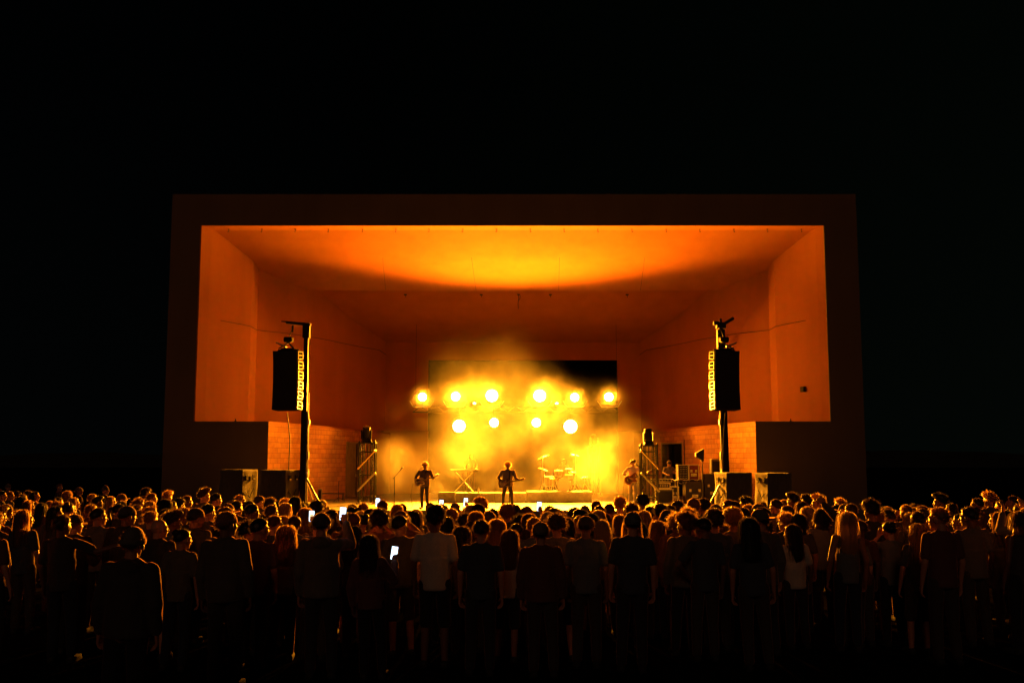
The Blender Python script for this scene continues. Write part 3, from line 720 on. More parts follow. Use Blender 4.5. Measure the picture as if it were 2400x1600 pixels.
case('tall_cabinet', 1652, 1690, 1178, 1110, 42.8, .6, M['case'], 'tall dark cabinet behind the right mast brace', 'cabinet', 0, False, SZ, 'latch')
case('small_amplifier', 1668, 1688, 1098, 1076, 42.9, .4, M['door'], 'small box amplifier on the tall cabinet next to the mast', 'amplifier', 0, True, at(1668, 1109, 42.8).z, 'grille')
case('control_box', 1692, 1709, 1105, 1076, 39.6, .4, M['black'], 'black control box right behind the right mast', 'box', 0, False, at(1692, 1104, 39.6).z, 'latch')
MB2 = MB().box2((-.42, -.3, .42), (.42, .3, .46))
tb = empty('gear_table', (at(1614, 1120, 43.3).x, 43.3, SZ), label='cluttered table carrying the rack and the red case', cat='table')
MB().box((0, 0, .93), (1.15, .7, .04), bev=.008).build('top', M['case'], tb)
for sx in (-1, 1):
    for sy in (-1, 1): MB().tube((sx * .52, sy * .3, 0), (sx * .52, sy * .3, .91), .022).build('leg', M['alu'], tb)
dk = empty('desk_stand', (at(1552, 1120, 44.7).x, 44.75, SZ), label='stand under the mixing desk of the stage technician', cat='stand')
MB().box((0, 0, .82), (.95, .6, .04)).build('top', M['steel'], dk)
for sx in (-1, 1):
    for sy in (-1, 1): MB().tube((sx * .42, sy * .25, 0), (-sx * .1, sy * .25, .80), .018).build('leg', M['steel'], dk)
random.seed(11)
for k, (px, wd_) in enumerate(((1596, 'left'), (1622, 'middle'), (1640, 'right'))):
    c = empty('cable_coil', (at(px, 1120, 43.0).x, 42.93, SZ + .90), label=f'{wd_} bundle of cable draped over the table edge', cat='cable')
    for q in range(3):
        ph = random.random() * 6; MB().path([(.13 * math.cos(a + ph), -.02 * q, .09 * math.sin(a + ph) - .02 * q) for a in [i * math.tau / 14 for i in range(14)]], .012).build('loop', M['white'] if q == 0 else M['cable'], c)
# side lamp on a pole (dark funnel hood), seen edge-on
t = empty('hooded_lamp', (at(1648, 1180, 41.2).x, 41.2, SZ), label='unlit lamp with black funnel hood on a thin pole', cat='lamp')
zc = at(1640, 1066, 41.2).z - SZ
MB().tube((0, 0, .02), (0, 0, zc - .12), .018).build('pole', M['black'], t)
MB().prism([(.06, -.14, zc + .26), (-.27, -.14, zc + .08), (-.27, -.14, zc - .06), (.0, -.14, zc - .22), (.04, -.14, zc - .22)], (0, .28, 0)).build('hood', M['black'], t)
MB().box((.0, 0, zc - .2), (.1, .1, .1)).build('bracket', M['black'], t)
for k in range(3):
    a = k * math.tau / 3 + 1.2; MB().tube((0, 0, .3), (.28 * math.cos(a), .28 * math.sin(a), .012), .012).build('leg', M['alu'], t)
# wing gear to the left
case('monitor_cabinet', 728, 752, 1166, 1145, 46.0, .5, M['door'], 'small pale cabinet near the left block wall', 'cabinet', R(10), True, SZ, 'grille')
bt = empty('low_bench', (at(773, 1166, 46.0).x, 46.3, SZ), label='low dark bench standing along the left block wall', cat='bench')
MB().box((0, 0, .30), (1.25, .34, .05), bev=.01).build('seat', M['case'], bt)
for sx in (-1, 1): MB().box((sx * .55, 0, .14), (.05, .30, .27)).build('leg', M['case'], bt)
mic_stand(at(793, 1178, 44.5).x, 44.5, .85, 'short stand in front of the low bench', None, 'tripod')
# ------------------------------------------------------------------ keyboard and drums
kx = at(1092, 1150, 44.5).x; RZ1, RZ2 = SZ + RH1, SZ + RH2
t = empty('keyboard', (at(1088, 1105, 44.3).x, 44.3, RZ1), label='electric keyboard on crossed legs in the smoke', cat='keyboard')
MB().box((0, 0, .93), (1.25, .34, .10), bev=.015).build('body', M['black'], t)
m = MB()
for k in range(36): m.box((-.56 + k * .0322, .10, .985), (.029, .14, .016))
m.build('keys', M['white'], t)
for s in (-1, 1): MB().tube((s * .42, -.12, .02), (-s * .36, -.12, .88), .018).tube((s * .42, .14, .02), (-s * .36, .14, .88), .018).tube((s * .42, -.2, .02), (s * .42, .22, .02), .018).build('leg', M['alu'], t)
def drum(name, c, r, d, axis, label, cat, legs=True, z0=0):
    t = empty(name, (c[0], c[1], z0), label=label, cat=cat); zz = c[2] - z0
    rot = Matrix.Rotation(R(90), 4, 'X') if axis == 'Y' else Matrix.Rotation(R(6), 4, 'X')
    MB().lathe((0, 0, zz), [(r, -d / 2), (r, d / 2)], 28, rot, closed=False).build('shell', M['drum'], t, True)
    for e_ in (-1, 1):
        MB().lathe((0, 0, zz), [(.001, e_ * d / 2), (r * .97, e_ * d / 2)], 28, rot, closed=False).build('head', M['skinh'], t, True)
        MB().lathe((0, 0, zz), [(r * .97, e_ * (d / 2 - .02)), (r * 1.03, e_ * (d / 2 - .02)), (r * 1.03, e_ * (d / 2 + .012)), (r * .97, e_ * (d / 2 + .012)), (r * .97, e_ * (d / 2 - .02))], 28, rot, closed=False).build('hoop', M['alu'], t, True)
    m = MB()
    for k in range(8):
        a = k * math.tau / 8; q = rot @ Vector((r * 1.02 * math.cos(a), r * 1.02 * math.sin(a), 0)); u = rot @ Vector((0, 0, d * .42))
        m.tube(Vector((0, 0, zz)) + q - u, Vector((0, 0, zz)) + q + u, .008, n=6)
    m.build('lug', M['alu'], t)
    if legs:
        for k in range(3):
            a = k * math.tau / 3 + .5
            MB().tube((r * .9 * math.cos(a), r * .9 * math.sin(a), zz - d * .3), (r * 1.05 * math.cos(a), r * 1.05 * math.sin(a), .0), .011).build('leg', M['alu'], t)
    return t
dx = at(1318, 1150, 45.0).x
drum('bass_drum', (dx + .05, 44.75, RZ2 + .29), .28, .42, 'Y', 'bass drum standing upright at the front of the kit', 'drum', False, RZ2)
drum('snare_drum', (dx + .28, 45.25, RZ2 + .62), .18, .15, 'Z', 'snare drum on legs before the drummer', 'drum', True, RZ2)
drum('floor_tom', (dx - .55, 45.3, RZ2 + .42), .21, .40, 'Z', 'floor tom drum left of the drummer', 'drum', True, RZ2)
drum('tom_drum', (dx - .17, 44.85, RZ2 + .78), .16, .22, 'Z', 'left mounted tom drum above the bass drum', 'drum', False, RZ2)
drum('tom_drum', (dx + .27, 44.85, RZ2 + .86), .15, .21, 'Z', 'right mounted tom drum above the bass drum', 'drum', False, RZ2)
def cymbal(px, py, Y, r, tilt, roll, label):
    p = at(px, py, Y); t = empty('cymbal', (p.x, Y, RZ2), label=label, cat='cymbal', group='cymbals of the drum kit'); z = p.z - RZ2
    rot = Matrix.Rotation(roll, 4, 'Y') @ Matrix.Rotation(tilt, 4, 'X')
    MB().lathe((0, 0, z), [(.001, .035), (.03, .03), (.05, .012), (r * .6, .004), (r, -.012), (r, -.016), (r * .6, 0), (.05, .008), (.001, .02)], 28, rot, closed=False).build('disc', M['brass'], t, True)
    MB().tube((0, 0, .3), (0, 0, z + .05), .010).build('stand', M['alu'], t)
    for k in range(3):
        a = k * math.tau / 3; MB().tube((0, 0, .35), (.22 * math.cos(a), .22 * math.sin(a), .01), .009).build('leg', M['alu'], t)
cymbal(1272, 1071, 44.6, .27, 0, R(-24), 'crash cymbal tilted steeply above the left of the kit')
cymbal(1275, 1100, 44.5, .26, 0, R(22), 'lower cymbal at the left of the kit')
cymbal(1342, 1106, 44.5, .20, 0, R(-3), 'flat cymbal in front of the drummer')
cymbal(1296, 1121, 44.4, .19, 0, R(4), 'low hi-hat cymbal left of the bass drum')
cymbal(1370, 1117, 44.8, .24, 0, R(-6), 'cymbal at the right end of the kit')
cymbal(1349, 1066, 45.2, .22, R(10), R(10), 'high cymbal behind the right tom')
t = empty('drum_throne', (dx + .02, 45.75, RZ2), label='round stool under the drummer', cat='stool')
MB().lathe((0, 0, .48), [(.16, 0), (.17, .03), (.16, .07), (.02, .08)], 20).build('seat', M['black'], t, True)
MB().tube((0, 0, .2), (0, 0, .48), .02).build('post', M['alu'], t)
for k in range(3):
    a = k * math.tau / 3; MB().tube((0, 0, .25), (.24 * math.cos(a), .24 * math.sin(a), .01), .012).build('leg', M['alu'], t)
b = empty('water_bottle', (at(1122, 1150, 44.4).x, 44.2, RZ1), label='clear bottle standing on the keyboard riser', cat='bottle')
MB().lathe((0, 0, 0), [(.035, 0), (.037, .01), (.037, .17), (.015, .22), (.015, .235)], 14).build('body', M['white'], b, True); MB().lathe((0, 0, .237), [(.018, 0), (.018, .02)], 12).build('lid', M['black'], b)
# ------------------------------------------------------------------ people
DG = bpy.context.evaluated_depsgraph_get
def remesh(mb, name, vox, smooth=2, fold=0.0, fscale=7.0, seed=0):
    """fuse overlapping shapes into one continuous skin"""
    me = mb.mesh(name); o = bpy.data.objects.new('tmp', me); C.objects.link(o)
    r = o.modifiers.new('r', 'REMESH'); r.mode = 'VOXEL'; r.voxel_size = vox
    s = o.modifiers.new('s', 'SMOOTH'); s.factor = .6; s.iterations = smooth
    bpy.context.view_layer.update()
    out = bpy.data.meshes.new_from_object(o.evaluated_get(DG())); out.name = name
    bpy.data.objects.remove(o); bpy.data.meshes.remove(me)
    if fold:
        nn = [v.normal.copy() for v in out.vertices]
        for v, n in zip(out.vertices, nn):
            p = v.co
            k = noise.noise(Vector((p.x * fscale + seed, p.y * fscale, p.z * fscale * .55))) + .6 * noise.noise(Vector((p.x * fscale * 2.3, p.y * fscale * 2.3 + seed, p.z * fscale * 1.1)))
            v.co = p + n * (k * fold)
    for p in out.polygons: p.use_smooth = True
    out.materials.clear()
    return out
def hand(m, wr, d, side, curl=.5, spread=.2, flip=1):
    """palm and five fingers; d = pointing direction, side = direction of the thumb edge"""
    d = Vector(d).normalized(); side = Vector(side); side = (side - d * side.dot(d)).normalized(); nrm = d.cross(side).normalized() * flip
    wr = Vector(wr)
    pc = wr + d * .05
    for k in (-1.1, -.35, .35, 1.1): m.cap(wr + side * .012 * k, wr + d * .085 + side * .024 * k, .017, .0135, 8)
    for i, (k, L) in enumerate(((1.35, .068), (.48, .078), (-.45, .072), (-1.35, .056))):
        b = wr + d * .088 + side * .023 * k
        dir1 = (d * math.cos(curl) + nrm * math.sin(curl) + side * spread * k * .25).normalized(); j = b + dir1 * L * .55
        dir2 = (d * math.cos(curl * 2.1) + nrm * math.sin(curl * 2.1)).normalized(); tip = j + dir2 * L * .5
        m.cap(b, j, .0105, .0098, 8).cap(j, tip, .0098, .0088, 8)
    b = wr + d * .03 + side * .028; j = b + (d * .6 + side * .7 + nrm * .25).normalized() * .045; m.cap(b, j, .0125, .011, 8).cap(j, j + (d * .85 + side * .25 + nrm * .5 * (curl + .3)).normalized() * .032, .011, .0092, 8)
BASE = dict(armR=((.19, -.01, 1.42), (.235, -.03, 1.14), (.24, .04, .90)), armL=((-.19, -.01, 1.42), (-.235, -.03, 1.14), (-.24, .04, .90)),
            yaw=0, pitch=0, w=.93, legs=None, curl=(.5, .5), hd=(None, None), lean=0)
def pose(**k): d = dict(BASE); d.update(k); return d
def legs_of(p):
    return p['legs'] or (((.09, 0, .93), (.105, .015, .50), (.115, -.02, .09), (.13, .14, .04)), ((-.09, 0, .93), (-.105, .015, .50), (-.115, -.02, .09), (-.13, .14, .04)))
def headM(p):
    nb = Vector(p.get('neck', (0, -.01, 1.47)))
    return Matrix.Translation(nb) @ Matrix.Rotation(R(p['yaw']), 4, 'Z') @ Matrix.Rotation(R(p['pitch']), 4, 'X') @ Matrix.Translation((0, .025, .150)) @ Matrix.Scale(1.09, 4)
def torso(m, p, f=0.0, z0=None):
    w_ = p['w']; dz = p.get('dz', 0); ty = p.get('ty', 0)
    def q(x, y, z): return (x * w_, y + ty * (z - .9) / .55, z + dz)
    m.ball(q(0, 0, 1.29), (.158 * w_ + f, .105 + f, .20 + f)).ball(q(0, 0, 1.12), (.132 * w_ + f, .095 + f, .17 + f)).ball(q(0, 0, .985), (.150 * (w_ * .5 + .5) + f, .108 + f, .13 + f))
    m.ball(q(0, -.015, 1.37), (.17 * w_ + f * .6, .09 + f * .5, .10 + f * .4))
    m.cap(q(-.140, -.01, 1.400), q(.140, -.01, 1.400), .056 + f * .45, .056 + f * .45)
    for s in (-1, 1): m.cap(q(0, -.018, 1.475), q(s * .15, -.012, 1.415), .050 + f * .25, .040 + f * .35)
def make_body(p, vox=.009):
    m = MB(); torso(m, p); H = headM(p)
    for s, k in ((1, 'armR'), (-1, 'armL')):
        sh, el, wr = [Vector(v) for v in p[k]]; sh = Vector((sh.x * p['w'], sh.y, sh.z))
        m.cap(sh, el, .050, .037).cap(el, wr, .038, .025)
        hd = p['hd'][0 if s > 0 else 1] or (wr - el)
        hs = p.get('hs', (None, None))[0 if s > 0 else 1] or (-s * .3, 1, .2)
        hand(m, wr + (wr - el).normalized() * .01, hd, hs, p['curl'][0 if s > 0 else 1], .2, -s)
    for hp_, kn, an, toe in legs_of(p):
        m.cap(hp_, kn, .082, .052).cap(kn, (Vector(kn) * .45 + Vector(an) * .55), .052, .048).cap((Vector(kn) * .45 + Vector(an) * .55), an, .048, .036)
        m.cap(Vector(an) + Vector((0, -.02, -.04)), toe, .042, .033)
    nb = Vector(p.get('neck', (0, -.01, 1.47)))
    m.cap(nb - Vector((0, .005, .03)), H @ Vector((0, -.028, -.06)), .056, .052)
    for c, r in (((0, -.012, .025), (.074, .094, .086)), ((0, .026, -.012), (.062, .068, .086)), ((0, .034, -.070), (.046, .052, .042)), ((0, .070, -.090), (.019, .018, .016)),
                 ((0, .078, .026), (.048, .018, .011)), ((.034, .062, -.022), (.022, .022, .02)), ((-.034, .062, -.022), (.022, .022, .02)), ((0, .088, -.052), (.024, .013, .011)),
                 ((.077, -.006, -.008), (.011, .022, .033)), ((-.077, -.006, -.008), (.011, .022, .033))):
        m.ball(H @ Vector(c), r, rot=H.to_3x3().to_4x4(), u=14, v=10)
    m.cap(H @ Vector((0, .088, .012)), H @ Vector((0, .110, -.024)), .009, .014)
    return remesh(m, 'person', vox, 1)
def make_top(p, kind, seed=0):
    m = MB(); w_ = p['w']; f = {'tee': .022, 'tank': .012, 'jacket': .038, 'hoodie': .045}[kind]; dz = p.get('dz', 0); ty = p.get('ty', 0)
    torso(m, p, f)
    lo = .86 + dz
    if p.get('legs') and p.get('seated'): lo = .93 + dz
    m.lathe((0, 0, 0), [(.140 + f, lo), (.150 + f, lo + .03), (.144 + f, lo + .20), (.148 + f, lo + .36), (.10, lo + .46)], 20, Matrix.Diagonal((w_ * .5 + .55, .78, 1, 1)))
    for s, k in ((1, 'armR'), (-1, 'armL')):
        sh, el, wr = [Vector(v) for v in p[k]]; sh = Vector((sh.x * w_, sh.y, sh.z))
        if kind == 'tee': m.cap(sh, sh.lerp(el, .72), .052 + f * .4, .050 + f * .5)
        elif kind == 'tank': pass
        else: m.cap(sh, el, .050 + f * .45, .046 + f * .45).cap(el, el.lerp(wr, .93), .046 + f * .5, .036 + f * .25)
    nb = Vector(p.get('neck', (0, -.01, 1.47)))
    if kind in ('jacket', 'hoodie'): m.lathe(nb + Vector((0, -.005, -.06)), [(.10, 0), (.085, .05), (.076, .075), (.06, .06)], 16, closed=False)
    if kind == 'hoodie': m.ball(nb + Vector((0, -.085, -.03)), (.10, .06, .07))
    return remesh(m, 'top', .013, 2, .006 if kind != 'hoodie' else .009, 9, seed)
def make_trousers(p, short=False):
    m = MB(); dz = p.get('dz', 0); L = legs_of(p); hz = Vector(L[0][0])
    m.ball((0, hz.y, hz.z + .04), (.165, .122, .12))
    for hp_, kn, an, toe in L:
        kn, an, hp_ = Vector(kn), Vector(an), Vector(hp_)
        m.cap(hp_, kn, .098, .072)
        if not short: m.cap(kn, kn.lerp(an, .93), .070, .060)
        else: m.cap(kn.lerp(hp_, .1), kn, .078, .078)
    return remesh(m, 'trousers', .014, 2, .006, 8)
def make_shoes(p):
    m = MB()
    for hp_, kn, an, toe in legs_of(p):
        m.cap(Vector(an) + Vector((0, -.03, -.038)), Vector(toe) + Vector((0, .01, .006)), .050, .044)
        m.box(((Vector(an) + Vector(toe)) / 2 + Vector((0, 0, -.045)) ), (.085, .27, .03))
    me = remesh(m, 'shoes', .013, 1)
    return me

def ribbon(bm, pts, w, rnd):
    pts = [Vector(p) for p in pts]; d = (pts[-1] - pts[0]); s = d.cross(Vector((rnd.random() - .5, rnd.random() - .5, rnd.random() - .5)))
    if s.length < 1e-5: return
    s.normalize(); pr = None; n = len(pts)
    for i, p in enumerate(pts):
        k = w * (1 - .8 * (i / (n - 1)) ** 2); a, b = bm.verts.new(p - s * k), bm.verts.new(p + s * k)
        if pr: bm.faces.new((pr[0], pr[1], b, a))
        pr = (a, b)
SK = Vector((.078, .099, .090)); SC = Vector((0, -.012, .026))
def hair_dir(rnd, lo=None):
    while True:
        z = rnd.uniform(-.75, 1); a = rnd.uniform(0, math.tau); r = math.sqrt(max(0, 1 - z * z)); d = Vector((r * math.cos(a), r * math.sin(a), z))
        if d.z > hairline(d.y): return d
def hairline(y): return -.15 + (.55 * y if y < 0 else .80 * y)
def make_hair(style, seed):
    rnd = random.Random(seed); m = MB(); bm = m.bm
    th, ns, fs = {'short': (.010, .004, 20), 'messy': (.022, .014, 16), 'curly': (.036, .016, 24), 'wavy': (.022, .010, 14), 'straight': (.013, .004, 10), 'bun': (.010, .004, 12), 'ponytail': (.010, .004, 12), 'bob': (.020, .006, 10), 'quiff': (.014, .006, 14)}[style]
    U, V = 36, 24; grid = []
    for j in range(V + 1):
        row = []; ph = math.pi * j / V
        for i in range(U):
            a = math.tau * i / U; d = Vector((math.sin(ph) * math.cos(a), math.sin(ph) * math.sin(a), math.cos(ph)))
            e_ = d.z - hairline(d.y); k = min(1, max(0, e_ / .16))
            off = th + ns * noise.noise(d * fs * .25 + Vector((seed, 0, 0))) * 2
            if style == 'quiff': off += .045 * max(0, d.y) * max(0, d.z) * 2 + .015 * max(0, d.z)
            if style == 'curly': off *= 1 + .2 * d.z
            rr = Vector((d.x * (SK.x + off * k - .012 * (1 - k)), d.y * (SK.y + off * k - .012 * (1 - k)), d.z * (SK.z + off * k - .012 * (1 - k))))
            row.append(bm.verts.new(SC + rr))
        grid.append(row)
    for a, b in zip(grid, grid[1:]):
        for i in range(U): bm.faces.new((a[i], a[(i + 1) % U], b[(i + 1) % U], b[i]))
    L = {'wavy': .34, 'straight': .36, 'bob': .10}.get(style, 0)
    if L:
        n = 22; prev = None; K = 10
        for j in range(K + 1):
            t = j / K; z = .03 - (L + .08) * t; wv = .006 * math.sin(t * 14 + seed)
            rx = (.086 if style != 'wavy' else .098) + .012 * math.sin(t * 3.0); ry = .060 - .022 * t; cy = -.060 - .035 * min(1, t * 1.6) + (.02 if t > .8 else 0)
            if t > .75: rx *= 1 - (t - .75) * 1.6
            if style == 'bob': cy = -.045; ry = .06; rx = .092
            rg = []
            for i in range(n):
                a = math.tau * i / n; nz = noise.noise(Vector((math.cos(a) * 2 + seed, math.sin(a) * 2, t * 4))) * (.010 if style == 'wavy' else .004)
                rg.append(bm.verts.new((math.cos(a) * (rx + nz) + wv, cy + math.sin(a) * (ry + nz), z)))
            if prev:
                for i in range(n): bm.faces.new((prev[i], prev[(i + 1) % n], rg[(i + 1) % n], rg[i]))
            else: bm.faces.new(rg)
            prev = rg
        bm.faces.new(prev[::-1])
    if style == 'bun': m.ball((0, -.095, .085), (.045, .042, .042), u=12, v=8)
    if style == 'ponytail':
        m.path([(0, -.10, .06), (0, -.15, .05), (0, -.165, -.03), (.01, -.14, -.14), (.0, -.12, -.24)], lambda t: .026 * (1 - t * .6) + .006)
    cnt, ln, wd = {'short': (260, .018, .0022), 'messy': (420, .050, .0024), 'curly': (520, .04, .003), 'wavy': (420, 0, .0030), 'straight': (380, 0, .0026), 'bun': (220, .025, .0016), 'ponytail': (240, .03, .0018), 'bob': (360, 0, .0026), 'quiff': (340, .045, .0024)}[style]
    for q in range(cnt):
        d = hair_dir(rnd); base = SC + Vector((d.x * (SK.x + th * .8), d.y * (SK.y + th * .8), d.z * (SK.z + th * .8)))
        if L and (d.z < .95):
            pts = []; a = math.atan2(d.x, -d.y)      # 0 = back of the head
            if abs(a) > 2.0: a = math.copysign(rnd.uniform(.9, 1.9), a)
            ph0 = math.acos(max(-1, min(1, d.z))); lenf = L * rnd.uniform(.75, 1.08); am = (.012 if style == 'wavy' else .003) * rnd.uniform(.4, 1.6); ps = rnd.uniform(0, 6); out = rnd.uniform(.001, .012) + (rnd.random() < .2) * rnd.uniform(0, .022)
            for k in range(4):
                ph = ph0 + (1.75 - ph0) * k / 4 if ph0 < 1.6 else ph0
                dd = Vector((math.sin(ph) * math.sin(a), -math.sin(ph) * math.cos(a), math.cos(ph)))
                pts.append(SC + Vector((dd.x * (SK.x + th + out), dd.y * (SK.y + th + out), dd.z * (SK.z + th + out))))
            e0 = pts[-1]
            for k in range(1, 8):
                t = k / 7; pts.append(e0 + Vector((math.sin(a) * .012 * t + am * math.sin(t * 11 + ps) + out * math.sin(a) * t, -.01 * t * math.cos(a) + am * math.cos(t * 9 + ps) - .012 * t, -lenf * t)))
            ribbon(bm, pts, wd, rnd)
        elif style == 'curly':
            u = d.orthogonal().normalized(); v = d.cross(u); cr = rnd.uniform(.008, .014); ps = rnd.uniform(0, 6)
            ribbon(bm, [base + d * (ln * t + 0) + (u * math.cos(ps + t * 8) + v * math.sin(ps + t * 8)) * cr for t in [k / 7 for k in range(8)]], wd, rnd)
        else:
            l = max(ln, .02) * rnd.uniform(.6, 1.4); fl = Vector((rnd.uniform(-1, 1), rnd.uniform(-1.1, .5), rnd.uniform(-.3, .6))); b_ = (d * .7 + fl * .55)
            if style == 'quiff': b_ += Vector((0, .5, .5))
            ribbon(bm, [base, base + d * l * .4 + fl * l * .1, base + b_ * l * .8, base + b_ * l + Vector((0, 0, -l * .3))], wd, rnd)
    me = m.mesh('hair'); 
    for p in me.polygons: p.use_smooth = True
    return me
def make_hat(kind):
    m = MB(); bm = m.bm
    def dome(rx, ry, rz, c, zc, top=0):
        U, V = 28, 12; rows = []
        for j in range(V + 1):
            ph = math.pi / 2 * j / V; rows.append([bm.verts.new((c[0] + rx * math.sin(ph) ** .9 * math.cos(math.tau * i / U), c[1] + ry * math.sin(ph) ** .9 * math.sin(math.tau * i / U), c[2] + rz * math.cos(ph) + zc)) for i in range(U)])
        for a, b in zip(rows, rows[1:]):
            for i in range(U): bm.faces.new((a[i], a[(i + 1) % U], b[(i + 1) % U], b[i]))
        inner = [bm.verts.new(v.co * .9) for v in rows[-1]]
        for i in range(U): bm.faces.new((rows[-1][i], rows[-1][(i + 1) % U], inner[(i + 1) % U], inner[i]))
        bm.faces.new(inner)
    if kind in ('cap', 'cap_back'):
        dome(.090, .112, .105, (0, -.012, .025), 0)
        s = 1; n = 12; top = []; 
        for i in range(n + 1):
            a = math.pi * i / n; x = .080 * math.cos(a); y = .07 + .105 * math.sin(a); top.append(Vector((x, y, .028 - .020 * (x / .08) ** 2)))
        lo = [p + Vector((0, 0, -.006)) for p in top]
        va = [bm.verts.new(p) for p in top]; vb = [bm.verts.new(p) for p in lo]; bm.faces.new(va); bm.faces.new(vb[::-1])
        for i in range(n): bm.faces.new((va[i], vb[i], vb[i + 1], va[i + 1]))
        m.ball((0, -.012, .132), .007, u=8, v=6)
        if kind == 'cap_back': bmesh.ops.rotate(bm, cent=(0, -.012, 0), matrix=Matrix.Rotation(math.pi, 3, 'Z'), verts=bm.verts)
    elif kind == 'beanie':
        dome(.092, .112, .135, (0, -.018, .012), 0); m.lathe((0, -.018, 0), [(.094, .01), (.099, .02), (.099, .045), (.093, .052)], 26, Matrix.Diagonal((1, 1.18, 1, 1)), closed=False)
    elif kind == 'bucket':
        dome(.090, .110, .10, (0, -.012, .03), 0); m.lathe((0, -.012, 0), [(.090, .045), (.130, .0), (.133, .0), (.092, .055)], 28, Matrix.Diagonal((1, 1.1, 1, 1)), closed=False)
    elif kind == 'brim':
        dome(.088, .108, .12, (0, -.012, .025), 0); m.lathe((0, -.012, 0), [(.085, .040), (.13, .030), (.175, .045), (.176, .040), (.13, .024), (.085, .034)], 30, closed=False)
    me = m.mesh('hat')
    for p in me.polygons: p.use_smooth = True
    return me
# ------------------------------------------------------------------ the crowd
POSES = {
 'stand': pose(), 'stand_l': pose(yaw=38), 'stand_r': pose(yaw=-38), 'up_look': pose(pitch=6, yaw=8),
 'folded': pose(armR=((.19, -.01, 1.42), (.255, .0, 1.16), (.05, .20, 1.13)), armL=((-.19, -.01, 1.42), (-.255, .0, 1.15), (-.04, .21, 1.09)), hd=((-1, .1, .05), (1, .05, .1)), hs=((0, .2, 1), (0, .2, 1))),
 'phone_high': pose(armR=((.19, -.01, 1.42), (.30, .22, 1.40), (.24, .30, 1.64)), hd=((-.15, .15, 1), None), hs=((-1, 0, 0), None), curl=(.9, .5)),
 'phone_face': pose(armR=((.19, -.01, 1.42), (.27, .12, 1.18), (.25, .32, 1.38)), hd=((0, .2, 1), None), hs=((-1, 0, 0), None), curl=(.9, .5)),
 'fist': pose(armL=((-.19, -.01, 1.42), (-.38, .20, 1.50), (-.52, .40, 1.70)), curl=(.5, 1.5), hd=(None, (-.4, .3, .6)), hs=(None, (.5, 0, .6)), yaw=10),
 'cheer': pose(armR=((.19, -.01, 1.42), (.31, .16, 1.46), (.20, .26, 1.70)), armL=((-.19, -.01, 1.42), (-.31, .16, 1.44), (-.16, .26, 1.66)), hd=((-.1, 0, 1), (.1, 0, 1)), hs=((-1, .3, 0), (1, .3, 0)), curl=(.5, .5)),
 'mouth': pose(armR=((.19, -.01, 1.42), (.27, .16, 1.36), (.07, .23, 1.54)), armL=((-.19, -.01, 1.42), (-.27, .16, 1.34), (-.06, .24, 1.52)), hd=((-.3, 0, 1), (.3, 0, 1)), hs=((-.4, -1, 0), (.4, -1, 0)), curl=(.7, .7)),
 'hip': pose(armL=((-.19, -.01, 1.42), (-.37, -.06, 1.18), (-.18, .06, 1.02)), hd=(None, (1, .3, -.3)), hs=(None, (0, .3, 1)), yaw=18, pitch=-8),
 'around': pose(armR=((.19, -.01, 1.42), (.42, .02, 1.30), (.64, .06, 1.36)), hd=((.9, .2, -.3), None), hs=((0, 1, .2), None), yaw=-20),
 'chat_l': pose(yaw=72, pitch=-4), 'chat_r': pose(yaw=-72, pitch=3),
 'drink': pose(armR=((.19, -.01, 1.42), (.26, .02, 1.15), (.20, .27, 1.20)), hs=((0, .2, 1), None), curl=(1.2, .5), yaw=-12),
}
for k in ('stand', 'stand_l', 'stand_r', 'folded', 'phone_high', 'phone_face', 'mouth'):
    d = dict(POSES[k]); d['w'] = .82; POSES['f_' + k] = d
_bodies, _tops, _trs, _shoes, _hair, _hats = {}, {}, {}, {}, {}, {}
def get(c, key, f):
    if key not in c: c[key] = f()
    return c[key]
SKIN = [(.50, .22, .12, 1), (.42, .18, .10, 1), (.55, .26, .16, 1), (.28, .12, .06, 1), (.16, .07, .04, 1)]
HAIR = [(.020, .012, .008, 1), (.035, .020, .012, 1), (.06, .032, .018, 1), (.012, .009, .007, 1), (.13, .075, .035, 1), (.36, .24, .12, 1)]
CLOTH = {'dark': [(.05, .045, .045, 1), (.08, .07, .065, 1), (.12, .05, .04, 1), (.05, .06, .08, 1), (.11, .095, .08, 1)],
         'mid': [(.14, .12, .10, 1), (.18, .08, .06, 1), (.10, .12, .14, 1), (.16, .15, .13, 1)], 'pale': [(.42, .40, .38, 1), (.34, .30, .27, 1), (.5, .47, .42, 1)]}
FIG = []
